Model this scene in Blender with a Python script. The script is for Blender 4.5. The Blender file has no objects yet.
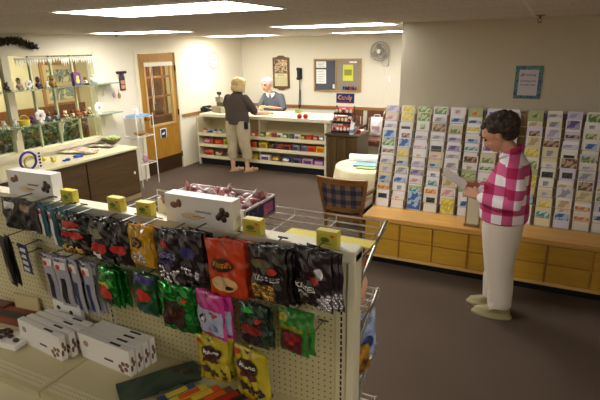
import bpy, bmesh, math, random
from mathutils import Vector, Matrix, Euler
import numpy as np
PI = math.pi
C = bpy.context.scene.collection
random.seed(7)

# ------------------------------------------------------------------ camera
FPX = 490.57
CAM = Matrix(((0.89796069, 0.43982495, -0.01485314),
              (0.11744213, -0.27202774, -0.95509594),
              (-0.42411549, 0.85589422, -0.2959242)))      # rows: right, down, forward
CZ = 2.05
cd = bpy.data.cameras.new('camera'); cam = bpy.data.objects.new('camera', cd); C.objects.link(cam)
cd.sensor_width = 36; cd.lens = FPX/600*36; cd.clip_start = .02
m3 = Matrix((CAM[0], -CAM[1], -CAM[2])).transposed()
cam.matrix_world = Matrix.Translation((0, 0, CZ)) @ m3.to_4x4()
bpy.context.scene.camera = cam
vs = bpy.context.scene.view_settings
vs.view_transform = 'Standard'; vs.look = 'None'; vs.gamma = 1; vs.exposure = 0.85; vs.use_curve_mapping = False

def at(px, py, ax, v):
    """world point where the photo's sight line meets the plane axis=v"""
    r = CAM.transposed() @ Vector(((px-300)/FPX, (py-200)/FPX, 1))
    o = Vector((0, 0, CZ)); t = (v-o[ax])/r[ax]
    return o + r*t

# ------------------------------------------------------------------ materials
def lin(c):
    if isinstance(c, str):
        c = [int(c[i:i+2], 16)/255 for i in (0, 2, 4)]
    return tuple((x/12.92 if x <= .04045 else ((x+.055)/1.055)**2.4) for x in c[:3]) + (1,)
MC = {}
def nt(name):
    m = bpy.data.materials.new(name); m.use_nodes = True
    t = m.node_tree; b = t.nodes['Principled BSDF']
    return m, t, b
def N(t, kind, **kw):
    n = t.nodes.new(kind)
    for k, v in kw.items():
        if k in n.inputs: n.inputs[k].default_value = v
        else: setattr(n, k, v)
    return n
def ramp(t, stops, interp='LINEAR'):
    r = t.nodes.new('ShaderNodeValToRGB'); e = r.color_ramp.elements; r.color_ramp.interpolation = interp
    while len(e) < len(stops): e.new(.5)
    for i, (p, c) in enumerate(stops):
        e[i].position = p; e[i].color = lin(c)
    return r
def mat(name, col, rough=.6, metal=0, var=None, scale=20, bump=0, bscale=80, coat=0, trans=0, sheen=0, ior=1.45):
    if name in MC: return MC[name]
    m, t, b = nt(name)
    b.inputs['Base Color'].default_value = lin(col); b.inputs['Roughness'].default_value = rough
    b.inputs['Metallic'].default_value = metal; b.inputs['Coat Weight'].default_value = coat
    b.inputs['Transmission Weight'].default_value = trans; b.inputs['IOR'].default_value = ior
    b.inputs['Sheen Weight'].default_value = sheen
    tc = N(t, 'ShaderNodeTexCoord')
    if var is not None:
        n = N(t, 'ShaderNodeTexNoise', Scale=scale, Detail=4.0); t.links.new(tc.outputs['Object'], n.inputs['Vector'])
        r = ramp(t, [(.35, col), (.65, var)]); t.links.new(n.outputs['Fac'], r.inputs['Fac'])
        t.links.new(r.outputs['Color'], b.inputs['Base Color'])
    if bump:
        n = N(t, 'ShaderNodeTexNoise', Scale=bscale, Detail=3.0); t.links.new(tc.outputs['Object'], n.inputs['Vector'])
        bp = N(t, 'ShaderNodeBump', Strength=bump, Distance=.01); t.links.new(n.outputs['Fac'], bp.inputs['Height'])
        t.links.new(bp.outputs['Normal'], b.inputs['Normal'])
    MC[name] = m; return m
def wood(name, c1, c2, axis='Z', scale=6, rough=.4, coat=.2):
    if name in MC: return MC[name]
    m, t, b = nt(name)
    tc = N(t, 'ShaderNodeTexCoord'); mp = N(t, 'ShaderNodeMapping')
    s = {'X': (.12, 1, 1), 'Y': (1, .12, 1), 'Z': (1, 1, .12)}[axis]
    mp.inputs['Scale'].default_value = [k*scale for k in s]
    t.links.new(tc.outputs['Object'], mp.inputs['Vector'])
    n = N(t, 'ShaderNodeTexNoise', Scale=4.0, Detail=6.0, Distortion=1.2); t.links.new(mp.outputs['Vector'], n.inputs['Vector'])
    r = ramp(t, [(.3, c1), (.7, c2)]); t.links.new(n.outputs['Fac'], r.inputs['Fac'])
    t.links.new(r.outputs['Color'], b.inputs['Base Color'])
    b.inputs['Roughness'].default_value = rough; b.inputs['Coat Weight'].default_value = coat
    MC[name] = m; return m
def emit(name, col, s):
    if name in MC: return MC[name]
    m, t, b = nt(name)
    b.inputs['Base Color'].default_value = (.8, .8, .8, 1)
    b.inputs['Emission Color'].default_value = lin(col); b.inputs['Emission Strength'].default_value = s
    MC[name] = m; return m
def blotch(name, cols, scale=40, rough=.45, metal=0, coat=0):
    """printed picture: flat patches of a few colours"""
    if name in MC: return MC[name]
    m, t, b = nt(name)
    tc = N(t, 'ShaderNodeTexCoord'); v = N(t, 'ShaderNodeTexNoise', Scale=float(scale), Detail=2.0, Distortion=.3)
    t.links.new(tc.outputs['Object'], v.inputs['Vector'])
    k = len(cols); lo, hi = .36, .64
    r = ramp(t, [((0 if i == 0 else lo+(hi-lo)*i/k), c) for i, c in enumerate(cols)], 'CONSTANT')
    t.links.new(v.outputs['Fac'], r.inputs['Fac']); t.links.new(r.outputs['Color'], b.inputs['Base Color'])
    b.inputs['Roughness'].default_value = rough; b.inputs['Metallic'].default_value = metal; b.inputs['Coat Weight'].default_value = coat
    MC[name] = m; return m
def pegmat(name, col, hole, sx, sz, r, ax=('X', 'Z')):
    m, t, b = nt(name)
    tc = N(t, 'ShaderNodeTexCoord'); sp = N(t, 'ShaderNodeSeparateXYZ'); t.links.new(tc.outputs['Object'], sp.inputs[0])
    out = []
    for a, s in zip(ax, (sx, sz)):
        d = N(t, 'ShaderNodeMath', operation='DIVIDE'); d.inputs[1].default_value = s; t.links.new(sp.outputs[a], d.inputs[0])
        f = N(t, 'ShaderNodeMath', operation='FLOORED_MODULO'); f.inputs[1].default_value = 1; t.links.new(d.outputs[0], f.inputs[0])
        q = N(t, 'ShaderNodeMath', operation='SUBTRACT'); q.inputs[1].default_value = .5; t.links.new(f.outputs[0], q.inputs[0])
        w = N(t, 'ShaderNodeMath', operation='MULTIPLY'); w.inputs[1].default_value = s; t.links.new(q.outputs[0], w.inputs[0])
        p = N(t, 'ShaderNodeMath', operation='POWER'); p.inputs[1].default_value = 2; t.links.new(w.outputs[0], p.inputs[0]); out.append(p)
    s_ = N(t, 'ShaderNodeMath', operation='ADD'); t.links.new(out[0].outputs[0], s_.inputs[0]); t.links.new(out[1].outputs[0], s_.inputs[1])
    l = N(t, 'ShaderNodeMath', operation='LESS_THAN'); l.inputs[1].default_value = r*r; t.links.new(s_.outputs[0], l.inputs[0])
    mx = N(t, 'ShaderNodeMix', data_type='RGBA'); t.links.new(l.outputs[0], mx.inputs[0])
    mx.inputs[6].default_value = lin(col); mx.inputs[7].default_value = lin(hole)
    t.links.new(mx.outputs[2], b.inputs['Base Color']); b.inputs['Roughness'].default_value = .45
    return m

# ------------------------------------------------------------------ mesh builder
class MB:
    def __init__(s): s.v = []; s.f = []
    def add(s, vs_, fs):
        o = len(s.v); s.v += [tuple(v) for v in vs_]; s.f += [tuple(i+o for i in f) for f in fs]; return s
    def box(s, x0, x1, y0, y1, z0, z1, M=None):
        v = [Vector(p) for p in ((x0,y0,z0),(x1,y0,z0),(x1,y1,z0),(x0,y1,z0),(x0,y0,z1),(x1,y0,z1),(x1,y1,z1),(x0,y1,z1))]
        if M is not None: v = [M @ p for p in v]
        return s.add(v, [(0,3,2,1),(4,5,6,7),(0,1,5,4),(1,2,6,5),(2,3,7,6),(3,0,4,7)])
    def bev(s, x0, x1, y0, y1, z0, z1, b=.01, M=None, seg=2):
        bm = bmesh.new(); bmesh.ops.create_cube(bm, size=1)
        for q in bm.verts: q.co = Vector((x0+(q.co.x+.5)*(x1-x0), y0+(q.co.y+.5)*(y1-y0), z0+(q.co.z+.5)*(z1-z0)))
        bmesh.ops.bevel(bm, geom=bm.edges[:], offset=b, segments=seg, affect='EDGES', profile=.6)
        bm.verts.index_update()
        vs_ = [(M @ q.co if M is not None else q.co.copy()) for q in bm.verts]; fs = [[q.index for q in f.verts] for f in bm.faces]; bm.free()
        return s.add(vs_, fs)
    def tube(s, pts, r, n=8, flat=None, caps=True):
        pts = [Vector(p) for p in pts]; k = len(pts)
        rs = r if isinstance(r, (list, tuple)) else [r]*k
        V = []; F = []; prev = None
        for i, p in enumerate(pts):
            d = (pts[min(i+1, k-1)]-pts[max(i-1, 0)]).normalized()
            if prev is None: prev = d.orthogonal().normalized()
            a = (prev - d*prev.dot(d))
            a = a.normalized() if a.length > 1e-5 else d.orthogonal().normalized()
            b = d.cross(a); prev = a
            for j in range(n):
                t = 2*PI*j/n; V.append(p + (a*math.cos(t)+b*math.sin(t))*rs[i])
        for i in range(k-1):
            for j in range(n):
                F.append((i*n+j, i*n+(j+1) % n, (i+1)*n+(j+1) % n, (i+1)*n+j))
        if caps: F.append(tuple(range(n))[::-1]); F.append(tuple((k-1)*n+j for j in range(n)))
        return s.add(V, F)
    def limb(s, pts, rs, n=14):
        """rounded tapered chain"""
        s.tube(pts, rs, n)
        for p, r in ((pts[0], rs[0]), (pts[-1], rs[-1])): s.ell(p, (r, r, r), n, 8)
        return s
    def ell(s, c, r, n=16, m=10, M=None):
        c = Vector(c); r = (r, r, r) if not isinstance(r, (tuple, list)) else r
        V = []; F = []
        for i in range(m+1):
            ph = PI*i/m
            for j in range(n):
                t = 2*PI*j/n; p = Vector((r[0]*math.sin(ph)*math.cos(t), r[1]*math.sin(ph)*math.sin(t), r[2]*math.cos(ph)))
                if M is not None: p = M @ p
                V.append(c+p)
        for i in range(m):
            for j in range(n): F.append((i*n+j, (i+1)*n+j, (i+1)*n+(j+1) % n, i*n+(j+1) % n))
        return s.add(V, F)
    def loft(s, rings, n=20, caps=True, p=2.0):
        """rings: (x,y,z,rx,ry) horizontal super-ellipses, bottom to top"""
        V = []; F = []
        for (x, y, z, rx, ry) in rings:
            for j in range(n):
                t = 2*PI*j/n; c, q = math.cos(t), math.sin(t)
                V.append((x+rx*math.copysign(abs(c)**(2/p), c), y+ry*math.copysign(abs(q)**(2/p), q), z))
        for i in range(len(rings)-1):
            for j in range(n): F.append((i*n+j, i*n+(j+1) % n, (i+1)*n+(j+1) % n, (i+1)*n+j))
        if caps: F.append(tuple(range(n))[::-1]); F.append(tuple((len(rings)-1)*n+j for j in range(n)))
        return s.add(V, F)
    def lathe(s, prof, c=(0, 0, 0), n=20):
        return s.loft([(c[0], c[1], c[2]+z, max(r, 1e-4), max(r, 1e-4)) for r, z in prof], n)
    def prism(s, poly, a0, a1, axis='Y'):
        """polygon in the two other axes, extruded along axis"""
        k = len(poly)
        def P(u, w, a):
            return {'Y': (u, a, w), 'X': (a, u, w), 'Z': (u, w, a)}[axis]
        V = [P(u, w, a0) for u, w in poly]+[P(u, w, a1) for u, w in poly]
        F = [tuple(range(k)), tuple(range(k, 2*k))[::-1]]+[(i, i+k, (i+1) % k+k, (i+1) % k) for i in range(k)]
        return s.add(V, F)
    def xf(s, M): s.v = [tuple(M @ Vector(p)) for p in s.v]; return s
    def mesh(s, name):
        me = bpy.data.meshes.new(name); me.from_pydata(s.v, [], s.f); me.update()
        bm = bmesh.new(); bm.from_mesh(me); bmesh.ops.recalc_face_normals(bm, faces=bm.faces[:]); bm.to_mesh(me); bm.free()
        return me
def link(name, mb, m, parent=None, smooth=False, loc=None, label=None, kind=None):
    me = mb if isinstance(mb, bpy.types.Mesh) else mb.mesh(name)
    if m is not None and len(me.materials) == 0: me.materials.append(m)
    o = bpy.data.objects.new(name, me); C.objects.link(o)
    if parent is not None: o.parent = parent
    if loc is not None: o.location = loc
    if smooth:
        for p in me.polygons: p.use_smooth = True
        if smooth == 'auto':
            md = o.modifiers.new('edge_split', 'EDGE_SPLIT'); md.split_angle = math.radians(40)
    if label: o['label'] = label
    if kind: o['kind'] = kind
    return o
def thing(name, label, cat, loc=(0, 0, 0), rz=0, group=None):
    o = bpy.data.objects.new(name, None); C.objects.link(o); o.empty_display_size = .1
    o.location = loc; o.rotation_euler = (0, 0, rz); o['label'] = label; o['category'] = cat
    if group: o['group'] = group
    return o
def solo(name, mb, m, label, cat, loc=(0, 0, 0), rz=0, group=None, smooth=False):
    o = link(name, mb, m, smooth=smooth, loc=loc); o.rotation_euler = (0, 0, rz)
    o['label'] = label; o['category'] = cat
    if group: o['group'] = group
    return o
def struct(name, mb, m, parent=None, smooth=False): 
    o = link(name, mb, m, parent, smooth)
    if parent is None: o['kind'] = 'structure'
    return o
def dup(root, loc, rz=None, label=None, group=None):
    def cp(o, par):
        c = o.copy(); C.objects.link(c); c.parent = par
        for ch in o.children: cp(ch, c)
        return c
    kids = list(root.children); r = root.copy(); C.objects.link(r); r.location = loc
    if rz is not None: r.rotation_euler = (0, 0, rz)
    for k in kids: cp(k, r)
    if label: r['label'] = label
    if group: r['group'] = group
    return r
def blob(name, mb, m, parent, voxel=.008, smooth_it=6, label=None, disp=0):
    """fuse overlapping volumes into one continuous skin"""
    o = link(name, mb, m, parent)
    r = o.modifiers.new('r', 'REMESH'); r.mode = 'VOXEL'; r.voxel_size = voxel; r.use_smooth_shade = True
    q = o.modifiers.new('s', 'SMOOTH'); q.factor = .5; q.iterations = smooth_it
    dg = bpy.context.evaluated_depsgraph_get(); dg.update()
    me = bpy.data.meshes.new_from_object(o.evaluated_get(dg)); o.modifiers.clear(); o.data = me; me.name = name
    for p in me.polygons: p.use_smooth = True
    if len(me.materials) == 0: me.materials.append(m)
    if label: o['label'] = label
    return o
TC = {}
def text2d(txt):
    """filled lettering, height about 1, centred: list of 2D verts, faces"""
    if txt in TC: return TC[txt]
    cu = bpy.data.curves.new('lettering', 'FONT'); cu.body = txt; cu.size = 1; cu.align_x = 'CENTER'; cu.align_y = 'CENTER'; cu.resolution_u = 2
    cu.offset = .02
    o = bpy.data.objects.new('lettering_tmp', cu); C.objects.link(o)
    dg = bpy.context.evaluated_depsgraph_get(); dg.update()
    me = bpy.data.meshes.new_from_object(o.evaluated_get(dg))
    r = ([(v.co.x, v.co.y) for v in me.vertices], [tuple(p.vertices) for p in me.polygons])
    bpy.data.objects.remove(o); bpy.data.meshes.remove(me); TC[txt] = r; return r
def letters(txt, w, h=None, P=None):
    """MB of lettering fitted to width w; P maps (u,v)->3D"""
    v, f = text2d(txt); xs = [a for a, b in v]; ys = [b for a, b in v]
    cx, cy = (min(xs)+max(xs))/2, (min(ys)+max(ys))/2; s = w/(max(xs)-min(xs)); sy = s if h is None else h/(max(ys)-min(ys))
    P = P or (lambda u, q: (u, 0, q))
    return MB().add([P((a-cx)*s, (b-cy)*sy) for a, b in v], f)

# ------------------------------------------------------------------ palette
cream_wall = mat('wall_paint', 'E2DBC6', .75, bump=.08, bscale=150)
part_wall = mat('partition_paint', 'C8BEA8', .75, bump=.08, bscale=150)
trim_m = mat('cream_trim', 'E2DABE', .5)
oak = wood('oak_door', '9C6F20', 'B4842E', 'Z', 5)
oakx = wood('oak_counter', 'AE8224', 'C2942F', 'X', 5)
oaktop = wood('oak_top', 'C08C40', 'D2A054', 'X', 5)
dark_oak = wood('dark_oak', '5A3516', '7A4B22', 'Z', 5)
railw = wood('rail_wood', '8F5F2A', 'A8743A', 'X', 5)
black = mat('black_plastic', '17161A', .4)
white = mat('white_paper', 'EFECE6', .6)
chrome = mat('chrome_wire', 'DAD7D0', .3, .85)
metal_cream = mat('cream_metal', 'D6CCA6', .4)
glass = mat('clear_glass', 'E8F2EC', .03, 0, trans=1)

# ------------------------------------------------------------------ setting
XL, XR, YB, YF, ZC = -5.82, 2.4, 9.1, -2.0, 2.272
PY = 5.0     # partition face behind the cards
PX = -1.33
m, t, b = nt('carpet')
tc = N(t, 'ShaderNodeTexCoord')
n1 = N(t, 'ShaderNodeTexNoise', Scale=260.0, Detail=3.0); t.links.new(tc.outputs['Object'], n1.inputs['Vector'])
n2 = N(t, 'ShaderNodeTexNoise', Scale=1.2, Detail=3.0); t.links.new(tc.outputs['Object'], n2.inputs['Vector'])
r1 = ramp(t, [(.3, '392D23'), (.7, '624F3F')]); t.links.new(n1.outputs['Fac'], r1.inputs['Fac'])
r2 = ramp(t, [(.3, 'E8E4DE'), (.7, 'FFFFFF')]); t.links.new(n2.outputs['Fac'], r2.inputs['Fac'])
mx = N(t, 'ShaderNodeMix', data_type='RGBA', blend_type='MULTIPLY'); mx.inputs[0].default_value = 1
t.links.new(r1.outputs['Color'], mx.inputs[6]); t.links.new(r2.outputs['Color'], mx.inputs[7]); t.links.new(mx.outputs[2], b.inputs['Base Color'])
bp = N(t, 'ShaderNodeBump', Strength=.4, Distance=.004); t.links.new(n1.outputs['Fac'], bp.inputs['Height']); t.links.new(bp.outputs['Normal'], b.inputs['Normal'])
b.inputs['Roughness'].default_value = .95; carpet = m
struct('floor', MB().box(XL-2, XR+.1, YF-.1, YB+.1, -.1, 0), carpet)
# ceiling tiles with a metal grid
m, t, b = nt('ceiling_tiles')
tc = N(t, 'ShaderNodeTexCoord'); mp = N(t, 'ShaderNodeMapping'); mp.inputs['Location'].default_value = (2.6+.61*20, -2.05+.61*20, 0)
t.links.new(tc.outputs['Object'], mp.inputs['Vector'])
bk = N(t, 'ShaderNodeTexBrick', Scale=1.0); bk.offset = 0; bk.inputs['Brick Width'].default_value = 1.22; bk.inputs['Row Height'].default_value = .61
bk.inputs['Mortar Size'].default_value = .012; bk.inputs['Color1'].default_value = lin('E0D8CC'); bk.inputs['Color2'].default_value = lin('DAD2C6'); bk.inputs['Mortar'].default_value = lin('EEE8DC')
t.links.new(mp.outputs['Vector'], bk.inputs['Vector'])
nn = N(t, 'ShaderNodeTexNoise', Scale=90.0, Detail=5.0); t.links.new(tc.outputs['Object'], nn.inputs['Vector'])
rr = ramp(t, [(.4, 'C8C4BC'), (.6, 'FFFFFF')]); t.links.new(nn.outputs['Fac'], rr.inputs['Fac'])
mx = N(t, 'ShaderNodeMix', data_type='RGBA', blend_type='MULTIPLY'); mx.inputs[0].default_value = .6
t.links.new(bk.outputs['Color'], mx.inputs[6]); t.links.new(rr.outputs['Color'], mx.inputs[7]); t.links.new(mx.outputs[2], b.inputs['Base Color'])
b.inputs['Roughness'].default_value = .9
struct('ceiling', MB().box(XL-2, XR+.1, YF-.1, YB+.1, ZC, ZC+.1), m)
# left wall with window and door openings
WY0, WY1, WZ0, WZ1 = 2.5, 5.20, .84, 2.02
DY0, DY1, DZ = 6.06, 6.93, 2.0
w = MB()
for y0, y1, z0, z1 in ((YF, WY0, 0, ZC), (WY0, WY1, 0, WZ0), (WY0, WY1, WZ1, ZC), (WY1, DY0-.02, 0, ZC), (DY0-.02, DY1+.02, DZ+.02, ZC), (DY1+.02, YB, 0, ZC)):
    w.box(XL-.12, XL, y0, y1, z0, z1)
struct('wall_left', w, cream_wall)
struct('wall_back', MB().box(XL-2, XR+.1, YB, YB+.12, 0, ZC), cream_wall)
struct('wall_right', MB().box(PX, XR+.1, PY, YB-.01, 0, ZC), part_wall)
struct('wall_side', MB().box(XR, XR+.1, YF, PY, 0, ZC), cream_wall)
struct('wall_front', MB().box(XL, XR, YF-.1, YF, 0, ZC), cream_wall)
struct('baseboard_left', MB().box(XL, XL+.012, DY1+.1, 7.2, 0, .10), trim_m)
struct('baseboard_back', MB().box(XL, PX, YB-.012, YB, 0, .10), trim_m)
struct('trim_1', MB().box(XL+.02, PX, YB-.022, YB, .885, .945), railw)
struct('trim_2', MB().box(XL, XL+.022, DY1+.08, YB-.03, .895, .945), wood('rail_wood_y', '8F5F2A', 'A8743A', 'Y', 5))
hall_m = mat('hall_paint', 'B9AD8D', .8)
struct('wall_hall', MB().box(XL-1.9, XL-1.8, 0, YB, 0, ZC), hall_m)
struct('wall_hall_end', MB().box(XL-1.8, XL-.12, -.1, 0, 0, ZC), hall_m)

# window frame, mullions, glass
wf = MB()
x0, x1 = XL-.12, XL+.015
wf.box(x0, x1, WY1-.014, WY1+.06, WZ0-.06, WZ1+.06).box(x0, x1, WY0-.06, WY0+.014, WZ0-.06, WZ1+.06)
wf.box(x0, x1, WY0, WY1, WZ1-.014, WZ1+.06).box(x0, XL+.04, WY0, WY1, WZ0-.05, WZ0+.012)
win = struct('window_1', wf, trim_m)
mu = MB().box(XL-.09, XL-.01, 3.86, 3.95, WZ0, WZ1)
link('window_post', mu, trim_m, win)
for y in (2.9, 3.25, 3.56, 4.24, 4.54, 4.87): link('muntin', MB().box(XL-.075, XL-.035, y-.011, y+.011, WZ0, WZ1), mat('pale_green_trim', 'C9CDA8', .5), win)
link('pane', MB().box(XL-.058, XL-.052, WY0, WY1, WZ0, WZ1), mat('window_glass', 'DDE8DE', .02, trans=1, ior=1.2), win)

# ceiling lights
em = emit('light_diffuser', 'FFFCF8', 12)
em2 = emit('light_diffuser_far', 'FFFCF8', 12)
lights = [(-2.6, 2.05, 'largest fluorescent ceiling panel, above the candy shelf'), (-5.32, 4.72, 'fluorescent ceiling panel over the oak door and gift cabinet'),
          (-2.68, 4.72, 'fluorescent ceiling panel in the middle of the room'), (-5.5, 7.35, 'far fluorescent ceiling panel left of the calendar wall'),
          (-3.1, 7.35, 'fluorescent ceiling panel closest to the wall fan'),
          (1.0, -.5, 'added fill light panel behind the viewer, right one'), (-4.6, -1.0, 'added fill light panel behind the viewer, left one')]  # these two panels are unseen, added to brighten foreground and left shelf
L0 = None
for i, (x, y, lab) in enumerate(lights):
    if L0 is None:
        L0 = thing('ceiling_light', lab, 'light', (x, y, ZC), 0, 'fluorescent ceiling panels')
        fr = MB()
        for a in ((0, 1.22, 0, .015), (0, 1.22, .595, .61), (0, .015, .015, .595), (1.205, 1.22, .015, .595)): fr.box(a[0], a[1], a[2], a[3], -.008, 0)
        link('frame', fr, mat('light_frame', 'E8E6E0', .4), L0)
        link('diffuser', MB().box(.015, 1.205, .015, .595, -.006, -.001), em, L0)
    else: dup(L0, (x, y, ZC), None, lab)
# sprinklers
def sprinkler(x, y, lab):
    t_ = thing('sprinkler', lab, 'sprinkler', (x, y, ZC), 0, 'ceiling sprinklers')
    bm_ = mat('brass_dark', '5B4A3A', .35, .8)
    link('cover_plate', MB().lathe([(.035, -.006), (.035, 0)]), bm_, t_)
    s = MB().tube([(0, 0, -.006), (0, 0, -.03)], .009); s.tube([(-.012, 0, -.03), (-.014, 0, -.045), (0, 0, -.058)], .003, 6).tube([(.012, 0, -.03), (.014, 0, -.045), (0, 0, -.058)], .003, 6)
    link('nozzle', s, bm_, t_); link('deflector', MB().lathe([(.018, -.061), (.018, -.058)]), bm_, t_)
sprinkler(-.11, 4.55, 'small sprinkler head on the ceiling above the framed notice')
sprinkler(-4.62, 4.52, 'small sprinkler head on the ceiling in front of the door light')
sprinkler(-4.9, 8.4, 'small far sprinkler head on the ceiling near the calendar')

# ------------------------------------------------------------------ door
fr = MB().box(XL-.12, XL+.02, DY0-.07, DY0-.01, 0, DZ+.07).box(XL-.12, XL+.02, DY1+.01, DY1+.07, 0, DZ+.07).box(XL-.12, XL+.02, DY0-.01, DY1+.01, DZ+.01, DZ+.07)
d = struct('door_1', fr, trim_m)
gy0, gy1, gz0, gz1 = 6.20, 6.84, .83, 1.86
sl = MB()
for y0, y1, z0, z1 in ((DY0, gy0, .01, DZ), (gy1, DY1, .01, DZ), (gy0, gy1, .01, gz0), (gy0, gy1, gz1, DZ)): sl.box(XL-.045, XL-.005, y0, y1, z0, z1)
dl = link('door_leaf', sl, oak, d)
g = MB()
for y0, y1, z0, z1 in ((gy0-.015, gy0+.02, gz0-.015, gz1+.015), (gy1-.02, gy1+.015, gz0-.015, gz1+.015), (gy0, gy1, gz0-.015, gz0+.02), (gy0, gy1, gz1-.02, gz1+.015)): g.box(XL-.05, XL+.005, y0, y1, z0, z1)
link('glazing_bead', g, wood('pale_oak', 'C0965A', 'D4AE74', 'Z', 5), dl)
link('door_pane', MB().box(XL-.03, XL-.024, gy0, gy1, gz0, gz1), mat('window_glass', 'DDE8DE', .02, trans=1), dl)
link('kick_plate', MB().box(XL-.006, XL, DY0+.01, DY1-.01, .02, .27), mat('kick_plate', '3A2418', .4), dl)
k = MB().tube([(XL, DY0+.055, .98), (XL+.05, DY0+.055, .98)], .012); k.ell((XL+.06, DY0+.055, .98), (.022, .028, .028)); k.tube([(XL-.004, DY0+.055, .98), (XL+.004, DY0+.055, .98)], .03, 16)
link('door_knob', k, mat('brass', 'B08D4A', .25, 1), dl, smooth='auto')
for z in (.25, 1.0, 1.75): link('hinge', MB().tube([(XL+.008, DY1+.005, z-.05), (XL+.008, DY1+.005, z+.05)], .012), mat('hinge_metal', '4A3722', .4, .8), d)
sg = link('door_sign', MB().box(XL-.005, XL+.002, 6.42, 6.58, .61, .77), mat('sign_navy', '1E2B4E', .5), dl)
link('sign_border', MB().box(XL+.0018, XL+.003, 6.42, 6.58, .755, .77).box(XL+.0018, XL+.003, 6.42, 6.437, .61, .755).box(XL+.0018, XL+.003, 6.565, 6.58, .61, .755), white, sg)
link('symbol', MB().ell((XL+.003, 6.49, .675), (.001, .035, .014)).ell((XL+.003, 6.515, .69), (.001, .02, .014)), white, sg)
bl = link('blind_headrail', MB().box(XL+.0, XL+.03, gy0-.01, gy1+.01, gz1-.06, gz1), mat('blind_white', 'EEE9D8', .5), dl)
link('blind_cord', MB().tube([(XL+.02, gy0+.12, gz1-.05), (XL+.015, gy0+.12, 1.1)], .004, 6).tube([(XL+.02, gy0+.15, gz1-.05), (XL+.015, gy0+.15, 1.2)], .003, 6), mat('blind_white', '', .5), bl)

# ------------------------------------------------------------------ hallway beyond the glass
HX = XL-1.8
hl = thing('ceiling_light', 'ceiling light in the hallway behind the window', 'light', (XL-1.2, 4.2, ZC), 0)
link('frame', MB().box(0, .5, 0, 1.2, -.006, 0), mat('light_frame', '', .4), hl); link('diffuser', MB().box(.02, .48, .02, 1.18, -.012, -.006), emit('hall_diffuser', 'FFF0D8', 22.0), hl)
dup(hl, (XL-1.2, 7.3, ZC), None, 'added unseen fill light in the hallway behind the oak door')  # unseen second hall light, added to brighten the view through the glass
pf = thing('picture_frame', 'large framed double picture seen through the window', 'picture', (HX, 6.02, 1.52))
f_ = MB()
H, W_ = .37, .36
for y0, y1, z0, z1 in ((-W_, -W_+.05, -H, H), (W_-.05, W_, -H, H), (-W_+.05, W_-.05, -H, -H+.05), (-W_+.05, W_-.05, H-.05, H)): f_.box(.0, .03, y0, y1, z0, z1)
link('frame', f_, wood('frame_wood', '8A6238', 'A47A4A', 'Z', 5), pf); link('mount', MB().box(.002, .012, -W_+.04, W_-.04, -H+.04, H-.04), mat('tan_mount', 'C9AE84', .7), pf)
for z in (.02, -.27): link('picture', MB().box(.012, .016, -.24, .24, z, z+.22), blotch('landscape_print', ['6E7F8A', 'A9A58E', '59604A', 'C9C0A4'], 9), pf)
# planter of flowers standing behind the window
pl = thing('flower_planter', 'long brown planter of green leaves and purple flowers behind the window', 'planter', (XL-.45, 3.9, 0))
link('trough', MB().bev(-.22, .2, -1.3, 1.25, 0, .72, .01), mat('planter_brown', '3A2519', .6), pl)
lv = MB(); fl = MB()
for i in range(1500):
    p = Vector((random.uniform(-.2, .2), random.uniform(-1.28, 1.22), random.uniform(.72, 1.08)))
    e = Euler((random.uniform(-1, 1), random.uniform(-1, 1), random.uniform(0, 6.28))).to_matrix()
    s = random.uniform(.03, .055)
    lv.add([p+e @ Vector(q)*s for q in ((-1, 0, 0), (0, -.45, .15), (1, 0, -.1), (0, .45, .15))], [(0, 1, 2), (0, 2, 3)])
    if i % 7 == 0:
        for a in range(5):
            t_ = a*2*PI/5; c_ = p+Vector((.04, 0, .03))
            fl.add([c_, c_+Vector((.008, math.cos(t_-.4)*.02, math.sin(t_-.4)*.02)), c_+Vector((.012, math.cos(t_)*.03, math.sin(t_)*.03)), c_+Vector((.008, math.cos(t_+.4)*.02, math.sin(t_+.4)*.02))], [(0, 1, 2, 3)])
o = link('foliage', lv, mat('leaf_green', '3A5A2A', .6, var='5A8040', scale=12), pl, kind='stuff')
o = link('blossoms', fl, mat('violet_petal', 'A89CD0', .6), pl, kind='stuff')
sb = thing('wooden_bench', 'dark brown wooden bench in the hallway behind the planter', 'bench', (XL-1.25, 4.6, 0))
link('seat', MB().box(-.2, .2, -1.0, 1.6, .42, .46), dark_oak, sb); link('backrest', MB().box(-.24, -.2, -1.0, 1.6, .6, 1.2), dark_oak, sb)
for y in (-.95, 1.5):
    for x in (-.2, .15): link('leg', MB().box(x, x+.05, y, y+.05, 0, .42 if x > 0 else .7), dark_oak, sb)
bc = thing('display_case', 'brown lattice glass case in the hallway behind the door pane', 'cabinet', (HX+.02, 7.95, 0))
link('body', MB().box(0, .3, -.75, .75, 0, .7).box(0, .02, -.75, .75, .7, 1.9), wood('case_wood', '4A3020', '60402A', 'Z', 5), bc)
lt = MB()
for y in (-.75, -.4, -.05, .3, .7): lt.box(.28, .31, y, y+.05, .7, 1.9)
for z in (.7, 1.1, 1.5, 1.87): lt.box(.28, .31, -.75, .75, z, z+.04)
link('lattice', lt, wood('case_lattice', '7A4C2A', '8F5E38', 'Z', 5), bc)

# white icicle bunting along the window top
bt = MB()
y = 4.0
random.seed(3)
while y < 5.18:
    L = random.choice((.04, .075, .11, .06, .09)); wd = .035
    z = WZ1-.045
    bt.prism([(y, z), (y+wd, z), (y+wd*.5, z-L)], XL+.018, XL+.022, 'X'); y += wd*random.choice((.9, 1.0, 1.25))
bt.box(XL+.018, XL+.022, 4.0, 5.18, WZ1-.055, WZ1-.035)
solo('icicle_bunting', bt, mat('bunting_white', 'F4F2E6', .6), 'white pointed icicle bunting along the top of the window', 'bunting')
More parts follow.
